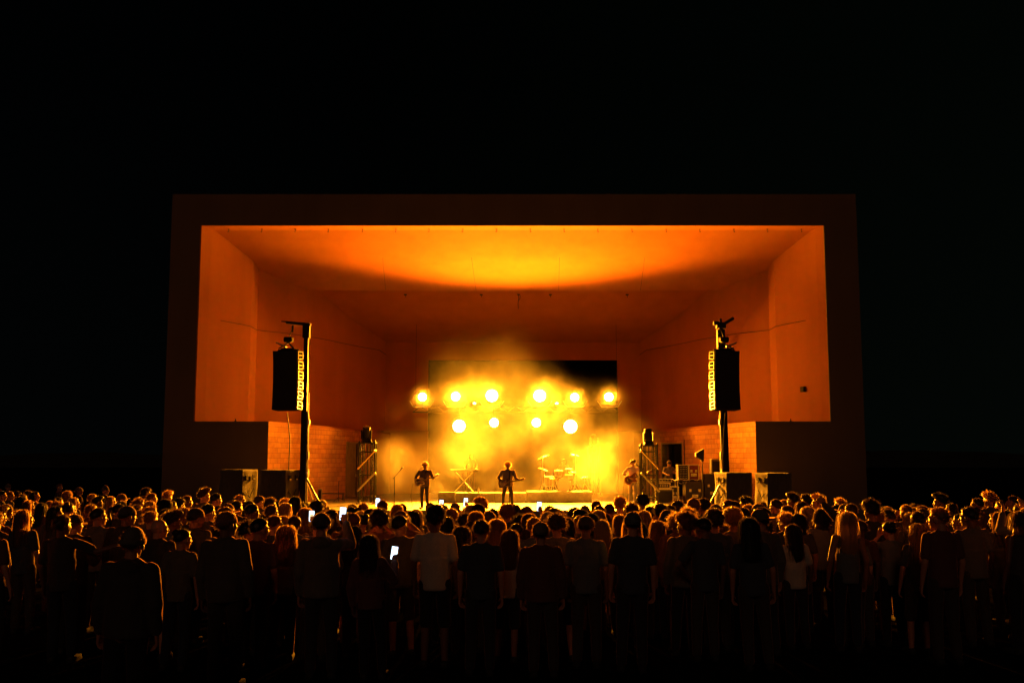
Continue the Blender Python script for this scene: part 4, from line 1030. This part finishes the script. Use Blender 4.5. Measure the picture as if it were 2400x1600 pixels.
def figure(loc, rz, sc, pz, top, tone, hair, hcol, hat, rnd, seed, label=None, group='people standing in the crowd', hatcol=None, shoes=True, P_=None, topcol=None, troucol=None, skin=None, lean=0):
    p = P_ or POSES[pz]; key = pz
    body = link('person', get(_bodies, key, lambda: make_body(p)), M['skin']); body.color = skin or rnd.choice(SKIN)
    body.location = loc; body.rotation_euler = (R(rnd.uniform(-2.5, 3)), R(rnd.uniform(-3, 3)), rz) if group.startswith('people') else (0, 0, rz); body.scale = (sc,) * 3
    setp(body, label, 'person', group)
    def kid(name, me, mat, col, mtx=None):
        o = link(name, me, mat, body); o.color = col
        if mtx is not None: o.matrix_local = mtx
        return o
    v = seed % 2
    kid('jacket' if top in ('jacket', 'hoodie') else 'shirt', get(_tops, (key, top, v), lambda: make_top(p, top, v * 5)), M['cloth'], topcol or rnd.choice(CLOTH[tone]))
    sh = (seed % 5 == 0) and group.startswith('people')
    kid('shorts' if sh else 'trousers', get(_trs, (key, sh), lambda: make_trousers(p, sh)), M['cloth'], troucol or rnd.choice([(.015, .015, .017, 1), (.03, .028, .03, 1), (.02, .025, .04, 1), (.05, .04, .03, 1)]))
    if shoes: kid('shoes', get(_shoes, key, lambda: make_shoes(p)), M['rubber'], (1, 1, 1, 1))
    H = headM(p)
    if hair:
        kid('hair', get(_hair, (hair, seed % 3), lambda: make_hair(hair, seed % 3)), M['hair'], hcol, H)
    if hat: kid({'cap': 'cap', 'cap_back': 'cap', 'beanie': 'beanie', 'bucket': 'bucket_hat', 'brim': 'brimmed_hat'}[hat], get(_hats, hat, lambda: make_hat(hat)), M['cloth'], hatcol or rnd.choice(CLOTH['mid'] + CLOTH['dark']), H)
    return body
def solveY(py, h):
    """depth at which a person of height h standing on the ground has the head top on photo row py"""
    lo, hi = 6, 70
    for _ in range(40):
        Y = (lo + hi) / 2; q = proj((0, Y, gz(Y) + h))[1]
        if q > py: lo = Y
        else: hi = Y
    return Y
HD = {'short': 'short hair', 'messy': 'tousled hair', 'curly': 'curly hair', 'wavy': 'long wavy hair', 'straight': 'long straight hair', 'bun': 'hair in a bun', 'ponytail': 'a ponytail', 'bob': 'bobbed hair', 'quiff': 'swept-up hair',
      'cap': 'a baseball cap', 'cap_back': 'a backward cap', 'beanie': 'a beanie', 'bucket': 'a bucket hat', 'brim': 'a brimmed hat', None: 'a shaven head'}
# x, y of the head top in the photo, height, look, pose, top, tone   (s short m messy c curly w wavy t straight u bun p ponytail b bob q quiff; C cap K backward cap B beanie U bucket W brim)
SPEC = '''
183 1203 1.78 C drink jacket dark;232 1188 1.80 s stand_r tee mid;290 1183 1.86 K stand_r jacket dark;297 1236 1.84 B stand hoodie dark;374 1210 1.76 b0 stand_r jacket dark;418 1236 1.66 u f_stand_r tee dark;447 1187 1.84 K stand_r jacket dark
95 1177 1.68 t f_stand_l tee dark;337 1193 1.66 t f_stand_r tank mid;478 1145 1.92 q stand_r tee dark;495 1154 1.86 s stand_r jacket dark;536 1178 1.85 C stand_r jacket dark;540 1196 1.90 K stand_r jacket dark;587 1222 1.68 m f_stand_r tee dark;587 1179 1.80 s stand_r tee dark
642 1206 1.74 s stand_r tee dark;665 1229 1.66 w f_stand tee dark;645 1181 1.78 s stand_r tee mid;693 1162 1.82 t f_stand_l jacket dark;738 1175 1.78 c stand jacket dark;765 1168 1.82 s stand tee dark;685 1206 1.72 s phone_high tee mid;760 1200 1.86 K phone_high hoodie dark;808 1202 1.72 B stand jacket dark
859 1176 1.76 s phone_high tee dark;838 1232 1.64 w f_stand_r tee dark;861 1196 1.68 w f_stand tee dark;903 1170 1.80 s stand tee dark;923 1180 1.70 t f_stand tank mid;942 1178 1.70 s stand tee dark;945 1202 1.68 t f_stand tee dark;962 1196 1.66 w f_stand_l tank mid;976 1191 1.68 t f_stand_l tee dark
881 1250 1.62 t f_phone_face jacket dark;1022 1187 1.90 q stand tee pale;1001 1176 1.76 s phone_high tee dark;1057 1189 1.76 s stand_l tee dark;1044 1181 1.76 C stand tee dark;1095 1181 1.72 t f_stand tee dark;1121 1179 1.74 t f_stand tee mid;1134 1168 1.80 c stand_l tee dark;1075 1176 1.74 K phone_high tee dark
1095 1204 1.68 m f_stand tee mid;1094 1219 1.64 s f_stand tee dark;1140 1196 1.72 C stand tee dark;1166 1190 1.72 s stand tee mid;1088 1233 1.62 w f_stand_r tank dark;1126 1215 1.78 s stand tee dark;1149 1213 1.72 t f_stand tee dark;1185 1238 1.62 t f_stand tank pale;1202 1223 1.62 s f_stand tee mid;1213 1207 1.66 m stand tee dark
1193 1184 1.76 c stand tee dark;1216 1186 1.74 c stand tee dark;1242 1202 1.72 t f_stand tee dark;1246 1184 1.76 K phone_high tee mid;1277 1182 1.80 s stand tee dark;1274 1220 1.76 K stand jacket dark;1306 1191 1.72 t f_stand tee mid;1320 1191 1.72 s stand tee dark;1366 1185 1.76 B stand tee mid;1394 1171 1.80 p stand tee dark
1417 1182 1.76 s stand tee mid;1332 1212 1.68 w f_stand tank mid;1347 1206 1.70 s stand tee dark;1373 1207 1.80 C stand tee mid;1393 1202 1.72 b f_stand tee dark;1427 1178 1.76 s stand jacket dark;1457 1166 1.84 q stand tee dark;1476 1179 1.78 m stand tee dark;1500 1160 1.84 c stand tee pale
1423 1216 1.64 t f_stand tee dark;1447 1204 1.68 t f_stand_l tee mid;1476 1197 1.86 K stand tee dark;1504 1194 1.74 t f_stand tee mid;1504 1222 1.62 b f_stand tee dark;1534 1218 1.64 t f_stand tank mid;1547 1183 1.78 q stand tee dark;1555 1195 1.76 B stand tee dark;1570 1182 1.72 s stand tee dark;1583 1200 1.70 m stand tee mid
1595 1173 1.80 m stand tee dark;1600 1193 1.72 b f_stand tee dark;1597 1204 1.78 c stand_l jacket dark;1623 1166 1.90 K stand jacket dark;1642 1171 1.78 c stand_l tee dark;1671 1180 1.74 C stand_l tee dark;1676 1198 1.80 c stand tee dark;1723 1193 1.82 c stand tee dark;1700 1169 1.80 s stand_l tee dark;1725 1172 1.78 s stand_l tee dark
1753 1163 1.82 m stand_l tee dark;1755 1180 1.76 s stand_l tee dark;1785 1179 1.78 C stand_l tee dark;1821 1168 1.82 s stand_l jacket dark;1789 1193 1.84 W stand_l jacket dark;1836 1202 1.70 m stand_l tee dark;1861 1156 1.86 q stand_l tee dark;1859 1182 1.76 s stand_l tee dark;1893 1161 1.80 c stand_l tee dark;1919 1160 1.86 q stand_l tee mid
1891 1187 1.76 w f_stand_l tee dark;1863 1225 1.64 t f_stand_l tee pale;1872 1204 1.70 b f_stand_l tee dark;1933 1189 1.74 t f_stand_l tee dark;1970 1178 1.76 C stand_l tee dark;1983 1202 1.70 s stand_l tee dark;2010 1216 1.68 s stand_l tee dark;1987 1227 1.62 t f_stand_l tee mid;2036 1173 1.90 q fist jacket dark;2074 1191 1.74 s stand_l tee dark;2085 1220 1.66 u f_mouth tee mid
2121 1181 1.76 s mouth tee dark;2125 1200 1.70 w f_stand_l tee dark;2153 1183 1.76 s stand_l tee dark;2210 1158 1.88 q stand_l tee dark;2204 1186 1.90 s stand_l tee dark;2255 1202 1.70 s stand_l tee dark;2281 1185 1.86 u stand_l tee mid;2285 1165 1.80 s stand_l tee dark;2321 1154 1.88 q mouth tee dark;2374 1160 1.84 s stand_l jacket dark;2393 1186 1.84 K cheer jacket mid
21 1133 1.80 B stand_r tee dark;27 1150 1.74 s stand_r tee mid;42 1151 1.72 s stand_r tee dark;74 1150 1.74 m stand_r tee dark;87 1150 1.76 t f_stand_r tee mid;139 1132 1.84 s stand_r jacket dark;192 1140 1.80 K stand_r tee dark;248 1138 1.82 B stand_r tee dark;185 1164 1.72 t f_stand_r tee dark;212 1156 1.76 s stand_r tee mid
232 1164 1.72 q stand_r tee dark;258 1162 1.74 t f_stand_r tee mid;285 1155 1.76 C stand_r tee dark;283 1172 1.70 C stand_r tee mid;321 1168 1.72 m stand_r tee dark;344 1145 1.82 c stand_r tee dark;356 1154 1.80 s stand_r tee mid;393 1151 1.80 q phone_face tee dark;402 1172 1.72 s stand_r tee dark;442 1160 1.78 s stand_r tee mid;425 1170 1.72 c stand_r tee dark
55 1162 1.70 t f_stand_r tee dark;4 1149 1.80 s stand_r tee mid;12 1180 1.74 C stand_r tee mid;145 1164 1.74 s mouth tee dark;66 1172 1.72 w f_stand_r tee dark;160 1180 1.70 b f_stand_r tank mid;378 1190 1.74 s stand_r tee dark;540 1170 1.76 C stand_r tee dark;565 1158 1.80 s stand_r tee dark;612 1160 1.80 C stand_r tee dark;625 1167 1.76 m stand_r tee mid;660 1178 1.72 w f_stand_r tee mid
705 1190 1.74 w f_phone_face tee dark;784 1192 1.70 t f_stand tee dark;818 1185 1.70 s stand tee dark;832 1188 1.68 s stand tee mid;880 1190 1.68 s stand tee dark;898 1222 1.62 m f_stand tee dark;1160 1222 1.62 b f_stand tee dark;1290 1200 1.66 t f_stand tee dark;2140 1225 1.66 t f_stand_l tee dark;2345 1200 1.72 w f_stand_l tee dark;2160 1190 1.76 C stand_l tee mid
'''
LOOK = {'s': 'short', 'm': 'messy', 'c': 'curly', 'w': 'wavy', 't': 'straight', 'u': 'bun', 'p': 'ponytail', 'b': 'bob', 'q': 'quiff', 'b0': None}
HATL = {'C': 'cap', 'K': 'cap_back', 'B': 'beanie', 'U': 'bucket', 'W': 'brim'}
rnd = random.Random(42)
placed = []
def put(px, py, h, look, pz, top, tone, seed):
    Y = solveY(py, h); sc = h / 1.77
    X = at(px, py, Y).x
    hat = HATL.get(look); hair = LOOK.get(look, 'short' if hat else 'short')
    if look == 'b0': hair = None
    if hat: hair = 'straight' if (seed % 7 == 3 and pz.startswith('f_')) else 'bun' if False else 'short'
    tx = 2.5 if X > 0 else -2.5
    rz = math.atan2(-(tx * .6 - X), 40 - Y) + R(rnd.uniform(-9, 9))
    hc = HAIR[5] if (look in 'wt' and seed % 3 == 0) else HAIR[4] if seed % 4 == 1 else rnd.choice(HAIR[:4])
    b = figure((X, Y, gz(Y)), rz, sc, pz, top, tone, hair, hc, hat, rnd, seed, hatcol=rnd.choice(CLOTH['dark'] + CLOTH['mid']) if hat else None)
    placed.append((X, Y)); FIG.append([b, px, py, hat or hair, pz, h]); return b
PHONES = {685: 0, 760: 1, 859: 2, 881: 3, 1001: 4, 1075: 5, 1246: 6}
sid = 0
for part in SPEC.replace('\n', ';').split(';'):
    if not part.strip(): continue
    f = part.split(); sid += 1
    b = put(float(f[0]), float(f[1]), float(f[2]), f[3], f[4], f[5], f[6], sid)
# fill the gaps between with more people, denser towards the stage
def envelope(px):
    for (a, ya), (b_, yb) in zip(ENV, ENV[1:]):
        if a <= px <= b_: return ya + (yb - ya) * (px - a) / (b_ - a)
    return 1175
ENV = [(-200, 1142), (200, 1148), (420, 1158), (700, 1168), (850, 1182), (1000, 1186), (1300, 1186), (1550, 1182), (1700, 1172), (1950, 1166), (2200, 1172), (2600, 1166)]
tries = 0
while len(FIG) < 292 and tries < 6000:
    tries += 1
    px = rnd.uniform(-20, 2420); h = rnd.uniform(1.58, 1.82); py = rnd.uniform(envelope(px), 1212 if 500 < px < 1900 else 1204)
    Y = solveY(py, h); X = at(px, py, Y).x
    if Y > 39 or (Y > 36.2 and abs(X) < 13): continue
    if any((X - a) ** 2 + (Y - b_) ** 2 < (.36 + .2 * (Y > 18)) ** 2 for a, b_ in placed): continue
    fem = rnd.random() < .45
    look = rnd.choice('wttbutp' if fem else 'sssmmccqqssKC'); sidep = 'stand_r' if px < 700 else 'stand_l' if px > 1700 else rnd.choice(['stand', 'stand', 'stand_l', 'stand_r'])
    pz = rnd.choice([sidep, sidep, 'stand', 'folded', 'hip', 'around', rnd.choice(['chat_l', 'chat_r'])] + (['drink', 'mouth'] if not fem else []))
    if fem and 'f_' + pz in POSES: pz = 'f_' + pz
    sid += 1; put(px, py, h, look, pz, rnd.choice(['tee', 'tee', 'jacket', 'hoodie'] if not fem else ['tee', 'tank', 'jacket']), rnd.choice(['dark', 'dark', 'mid']), sid)
# labels
ZN = [(200, 'at the far left'), (420, 'left of the stage'), (620, 'under left wall'), (800, 'under left loudspeaker'), (950, 'under left tower'), (1080, 'under left guitarist'), (1260, 'below the singer'), (1420, 'below the drummer'),
      (1600, 'under bass player'), (1760, 'under right loudspeaker'), (1950, 'under right wall'), (2150, 'right of the stage'), (9999, 'at the far right')]
ORD = ['first', 'second', 'third', 'fourth', 'fifth', 'sixth', 'seventh', 'eighth', 'ninth', 'tenth', 'eleventh', 'twelfth', 'thirteenth', 'fourteenth']
PD = {'phone_high': ' filming by phone', 'phone_face': ' looking at a phone', 'fist': ' raising a fist', 'cheer': ' with both arms raised', 'mouth': ' hands at mouth', }
bins = {}
for r in FIG:
    z = next(n for lim, n in ZN if r[1] < lim); row = 'nearest rows' if r[2] >= 1210 else 'middle rows' if r[2] >= 1188 else 'rear rows'
    hd = HD[r[3]] + PD.get(r[4].replace('f_', ''), '')
    bins.setdefault((hd, row, z), []).append(r)
for (hd, row, z), L in bins.items():
    L.sort(key=lambda r: r[1])
    for i, r in enumerate(L):
        if len(L) == 1: r[0]['label'] = f'person with {hd}, {row}, {z}'
        else: r[0]['label'] = f'person with {hd}, {ORD[i]} from left, {row}, {z}'
# lit phones held in raised hands
M['screen'] = emit('phone_screen', (.62, .80, 1.0), 3.2)
M['screen_img'] = emit('phone_screen_picture', (.75, .55, .25), 1.6)
def phone(fig, off, where, tilt=0, picture=True):
    o = fig; mw = Matrix.Translation(o.location) @ o.rotation_euler.to_matrix().to_4x4() @ Matrix.Diagonal((*o.scale, 1))
    p = mw @ Vector(off)
    t = empty('phone', p, o.rotation_euler.z * .3, label=f'lit phone screen held up {where}', cat='phone', group='lit phones in the crowd'); t.rotation_euler[1] = tilt
    MB().box((0, 0, 0), (.078, .010, .158), bev=.003).build('body', M['rubber'], t)
    MB().box((0, -.0065, 0), (.070, .002, .148)).build('screen', M['screen'], t)
    if picture: MB().box((0, -.0082, -.008), (.052, .001, .075)).build('picture', M['screen_img'], t)
def fig_at(px): return min((r for r in FIG if 'phone' in r[4]), key=lambda r: abs(r[1] - px))[0]
for px, wh in ((685, 'below the left loudspeaker, leftmost of the phones'), (760, 'above a backward cap, below the left loudspeaker'), (859, 'below the left truss tower'), (1001, 'under the feet of the left guitarist'), (1075, 'left of the singer'), (1246, 'right of the singer')):
    phone(fig_at(px), (.21, .315, 1.74), wh, R(rnd.uniform(-6, 6)), px in (685, 1075, 1001))
phone(fig_at(881), (.245, .34, 1.49), 'beside long straight hair in the nearest row', R(8), False)
phone(fig_at(393), (.245, .34, 1.49), 'left of the stage', R(-5), True)
# ------------------------------------------------------------------ the band
def outline(kind):
    pts = []
    if kind == 'double':    # two-horn solid body, x along the neck (-x towards the neck)
        ctl = [(-.19, .06), (-.27, .135), (-.24, .165), (-.16, .155), (-.07, .120), (.0, .125), (.09, .165), (.17, .150), (.215, .07), (.215, -.06), (.165, -.150), (.08, -.165), (.0, -.120), (-.07, -.115), (-.14, -.150), (-.20, -.150), (-.19, -.10), (-.16, -.04)]
    else:
        ctl = [(-.16, .05), (-.15, .10), (-.08, .14), (.0, .115), (.08, .145), (.17, .150), (.22, .07), (.22, -.07), (.16, -.155), (.07, -.155), (.0, -.11), (-.07, -.13), (-.13, -.16), (-.18, -.12), (-.15, -.05)]
    n = len(ctl)
    for i in range(n):
        p0, p1, p2, p3 = [Vector(ctl[(i + k) % n]) for k in (-1, 0, 1, 2)]
        for t in (0, .33, .66):
            pts.append(.5 * ((2 * p1) + (p2 - p0) * t + (2 * p0 - 5 * p1 + 4 * p2 - p3) * t * t + (3 * p1 - p0 - 3 * p2 + p3) * t ** 3))
    return pts
def guitar(mat_world, kind, label, finish, guard, bass=False):
    t = empty('bass_guitar' if bass else 'electric_guitar', (0, 0, 0), label=label, cat='guitar'); t.matrix_world = mat_world
    k = 1.12 if bass else 1.0; L = .66 if bass else .50
    o = outline(kind)
    m = MB().prism([(p.x * k, -.02, p.y * k) for p in o], (0, .042, 0)); bmesh.ops.bevel(m.bm, geom=[e for e in m.bm.edges if abs(e.verts[0].co.y - e.verts[1].co.y) < 1e-5], offset=.006, segments=1, affect='EDGES')
    b = m.build('body', finish, t)     # front face looks to +y
    MB().prism([(p.x * k * .72 + .01, .0225, p.y * k * .72 - .01) for p in o[8:40]], (0, .003, 0)).build('pickguard', guard, b)
    pk = MB()
    for x in (-.06, .01, .08): pk.box((x, .030, 0), (.022, .012, .085), bev=.003)
    pk.build('pickup', M['rubber'], b); MB().box((.13, .032, 0), (.035, .014, .08), bev=.003).build('bridge', M['alu'], b)
    kn = MB()
    for x, z in ((.10, -.09), (.14, -.075), (.06, -.10)): kn.tube((x, .024, z), (x, .045, z), .011, n=10)
    kn.build('knob', M['alu'], b)
    x0 = -.15 * k; x1 = x0 - L
    MB().prism([(x0 + .05, -.006, -.029), (x0 + .05, -.006, .029), (x1, .0, .022), (x1, .0, -.022)], (0, .022, 0)).build('neck', M['wood'], t)
    MB().prism([(x0 + .02, .023, -.029), (x0 + .02, .023, .029), (x1, .023, .022), (x1, .023, -.022)], (0, .006, 0)).build('fretboard', M['wood_dark'], t)
    hs = MB().prism([(x1, .0, -.022), (x1, .0, .022), (x1 - .03, -.004, .045), (x1 - .17 * k, -.012, .05), (x1 - .20 * k, -.012, .02), (x1 - .16 * k, -.01, -.02)], (0, .016, 0)).build('headstock', M['wood'], t)
    pg = MB()
    for q in range(4 if bass else 6): pg.tube((x1 - .03 - q * (.14 * k / (4 if bass else 6)), .0, .045), (x1 - .03 - q * (.14 * k / (4 if bass else 6)), .0, .075), .008, n=6)
    pg.build('tuning_pegs', M['alu'], hs)
    st = MB()
    for q in range(4 if bass else 6):
        z = (q / (3 if bass else 5) - .5); st.tube((.13, .040, z * .055), (x1, .031, z * .034), .0012, n=4)
    st.build('strings', M['alu'], t)
    return t
def on(fig, m): return Matrix.Translation(fig.location) @ fig.rotation_euler.to_matrix().to_4x4() @ Matrix.Diagonal((*fig.scale, 1)) @ m
def gmat(pos, rise, yawg=0, k=1): return Matrix.Translation(pos) @ Matrix.Rotation(yawg, 4, 'Z') @ Matrix.Rotation(rise, 4, 'Y') @ Matrix.Scale(k, 4)
def strap(fig, pts):
    me = MB(); prev = None
    for i, (x, y, z) in enumerate(pts):
        c = [me.bm.verts.new((x + dx, y + dy, z + dz)) for dx, dy, dz in ((0, 0, -.028), (0, 0, .028), (0, .006, .028), (0, .006, -.028))]
        if prev:
            for q in range(4): me.bm.faces.new((prev[q], prev[(q + 1) % 4], c[(q + 1) % 4], c[q]))
        prev = c
    return me
def eyes(fig, p):
    for s in (-1, 1):
        o = MB().ball((s * .030, .076, .006), .0125, u=10, v=8).build('eye', M['eye'], fig, True); o.matrix_local = headM(p)
WIDE = (((.09, 0, .93), (.16, .03, .50), (.19, -.02, .09), (.24, .13, .04)), ((-.09, 0, .93), (-.15, .03, .50), (-.18, -.03, .09), (-.22, .12, .04)))
GP = pose(armR=((.19, -.01, 1.42), (.36, .0, 1.17), (.15, .24, 1.06)), armL=((-.19, -.01, 1.42), (-.36, .10, 1.17), (-.47, .27, 1.20)), hd=((-1, .1, -.25), (-.5, .1, .9)), hs=((0, -.2, 1), (0, 1, 0)), curl=(.6, 1.1), yaw=22, pitch=-12, w=1.12)
SP = pose(armR=((.19, -.01, 1.42), (.35, .0, 1.16), (.15, .25, 1.00)), armL=((-.19, -.01, 1.42), (-.33, .12, 1.16), (-.50, .28, 1.09)), hd=((-1, .1, -.1), (-.6, .1, .8)), hs=((0, -.2, 1), (0, 1, 0)), curl=(.6, 1.1), yaw=0, pitch=4, legs=WIDE, w=1.15)
BP = pose(armR=((.19, -.01, 1.42), (.38, -.02, 1.20), (.20, .24, 1.04)), armL=((-.19, -.01, 1.42), (-.36, .12, 1.22), (-.50, .28, 1.22)), hd=((-1, .1, -.3), (-.4, .1, .9)), hs=((0, -.2, 1), (0, 1, 0)), curl=(.7, 1.1), yaw=18, pitch=-8, w=1.08)
KP = pose(armR=((.19, -.01, 1.42), (.28, .10, 1.16), (.26, .40, 1.06)), armL=((-.19, -.01, 1.42), (-.28, .10, 1.16), (-.22, .40, 1.06)), hd=((0, 1, -.15), (0, 1, -.15)), hs=((-1, 0, 0), (1, 0, 0)), curl=(.5, .5), yaw=-10, pitch=-10)
SEAT = (((.10, 0, .55), (.22, .40, .52), (.24, .38, .09), (.27, .54, .04)), ((-.10, 0, .55), (-.22, .40, .52), (-.26, .36, .09), (-.28, .52, .04)))
DP = pose(armR=((.19, .0, 1.04), (.34, .10, .80), (.22, .36, .84)), armL=((-.19, .0, 1.04), (-.34, .12, .80), (-.20, .38, .80)), hd=((-.2, 1, .1), (.2, 1, .05)), hs=((-1, 0, .4), (1, 0, .4)), curl=(1.1, 1.1), yaw=8, legs=SEAT, dz=-.38, neck=(0, -.01, 1.09), seated=True)
TP = pose(armR=((.19, -.01, 1.42), (.30, .16, 1.22), (.20, .42, 1.14)), armL=((-.19, -.01, 1.42), (-.32, .16, 1.24), (-.12, .40, 1.20)), hd=((-.2, 1, .2), (.3, .4, 1)), hs=((-1, 0, .3), (1, 0, .3)), curl=(.6, .5), yaw=14, pitch=-14)
r7 = random.Random(9)
def bandsman(pz, P_, px, py_top, Y, z0, rz, hair, hcol, top, topcol, trou, label, hat=None, h=1.77, skin=(.45, .24, .15, 1)):
    X = at(px, py_top, Y).x; H = at(px, py_top, Y).z - z0; sc = H / h
    f = figure((X, Y, z0), rz, sc, pz, top, 'dark', hair, hcol, hat, r7, 1, label=label, group='musicians and crew on the stage', P_=P_, topcol=topcol, troucol=trou, skin=skin)
    eyes(f, P_); return f
g1 = bandsman('guitarist', GP, 996, 1083, 38.4, SZ, R(180 - 14), 'curly', HAIR[5], 'jacket', (.13, .10, .08, 1), (.05, .045, .05, 1), 'person in dark jacket playing guitar at the left of the stage, curly hair')
g2 = bandsman('singer', SP, 1190, 1083, 38.2, SZ, R(180 - 6), 'curly', HAIR[4], 'jacket', (.22, .19, .20, 1), (.07, .065, .07, 1), 'person singing at the centre microphone, guitar slung low')
g3 = bandsman('bassist', BP, 1482, 1077, 41.9, SZ, R(180 + 16), 'quiff', HAIR[0], 'tee', (.75, .62, .6, 1), (.3, .3, .3, 1), 'person in pale shirt playing bass beside the right truss tower')
g4 = bandsman('keyboardist', KP, 1103, 1061, 44.85, RZ1, R(180 + 5), 'short', HAIR[2], 'tee', (.2, .2, .2, 1), (.05, .05, .05, 1), 'person standing at the keyboard inside the smoke')
g5 = bandsman('drummer', DP, 1321, 1075, 45.8, RZ2, R(180), 'short', HAIR[1], 'tee', (.2, .18, .16, 1), (.05, .05, .05, 1), 'person seated behind the drum kit in the smoke', h=1.39)
g6 = bandsman('technician', TP, 1567, 1078, 45.3, SZ, R(180 + 8), 'short', HAIR[1], 'tee', (.12, .12, .14, 1), (.04, .04, .04, 1), 'person in a cap working at the mixing desk in the right wing', hat='cap', skin=(.5, .28, .18, 1))
for f_, P_, px_, kk in ():
    pass
guitar(on(g1, gmat(Vector((.13, .20, 1.04)), R(17), R(-6))), 'single', 'pale electric guitar held by the left guitarist', M['cream'], M['wood_dark'])
guitar(on(g2, gmat(Vector((.12, .21, .98)), R(11), R(-8))), 'double', 'dark electric guitar with shiny plate held by the singer', M['wood_dark'], M['alu'])
guitar(on(g3, gmat(Vector((.17, .20, 1.00)), R(20), R(-8))), 'double', 'red brown bass guitar held by the bass player', M['wood'], M['wood_dark'], True)
for f_, P_ in ((g1, GP), (g2, SP), (g3, BP)):
    ps = [(.32, .20, 1.02), (.26, .02, 1.10), (.12, -.155, 1.22), (-.02, -.145, 1.38), (-.10, -.06, 1.515), (-.11, .06, 1.50), (-.08, .17, 1.36), (-.06, .21, 1.20), (-.12, .225, 1.13)]
    strap(f_, ps).build('guitar_strap', M['black'], f_)
for s in (-1, 1):     # drumsticks
    w_ = on(g5, Matrix.Identity(4)); a = w_ @ Vector((s * .22, .40, .84)); b = w_ @ Vector((s * .05, .76, .92))
    t = empty('drumstick', a, label=f"drumstick in the drummer's {'right' if s > 0 else 'left'} hand", cat='drumstick'); MB().tube((0, 0, 0), b - a, .008, .005).build('stick', M['cream'], t); MB().ball(b - a, .009, u=8, v=6).build('tip', M['cream'], t)
# thin leads running to the guitars
for f_, wd in ((g1, 'left guitarist'), (g2, 'singer'), (g3, 'bass player')):
    w_ = on(f_, Matrix.Identity(4)); a = w_ @ Vector((.30, .18, .98)); c = Vector((a.x - .18, a.y + .2, SZ + .01))
    o = MB().path([a, a + Vector((-.12, 0, -.05)), a + Vector((-.18, 0, -.5)), c + Vector((.05, 0, .1)), c, c + Vector((-.5, .6, 0)), c + Vector((-.3, 2.0, 0))], .007).build('guitar_lead', M['cable'])
    setp(o, f'thin cable running down from the guitar of the {wd}', 'cable')
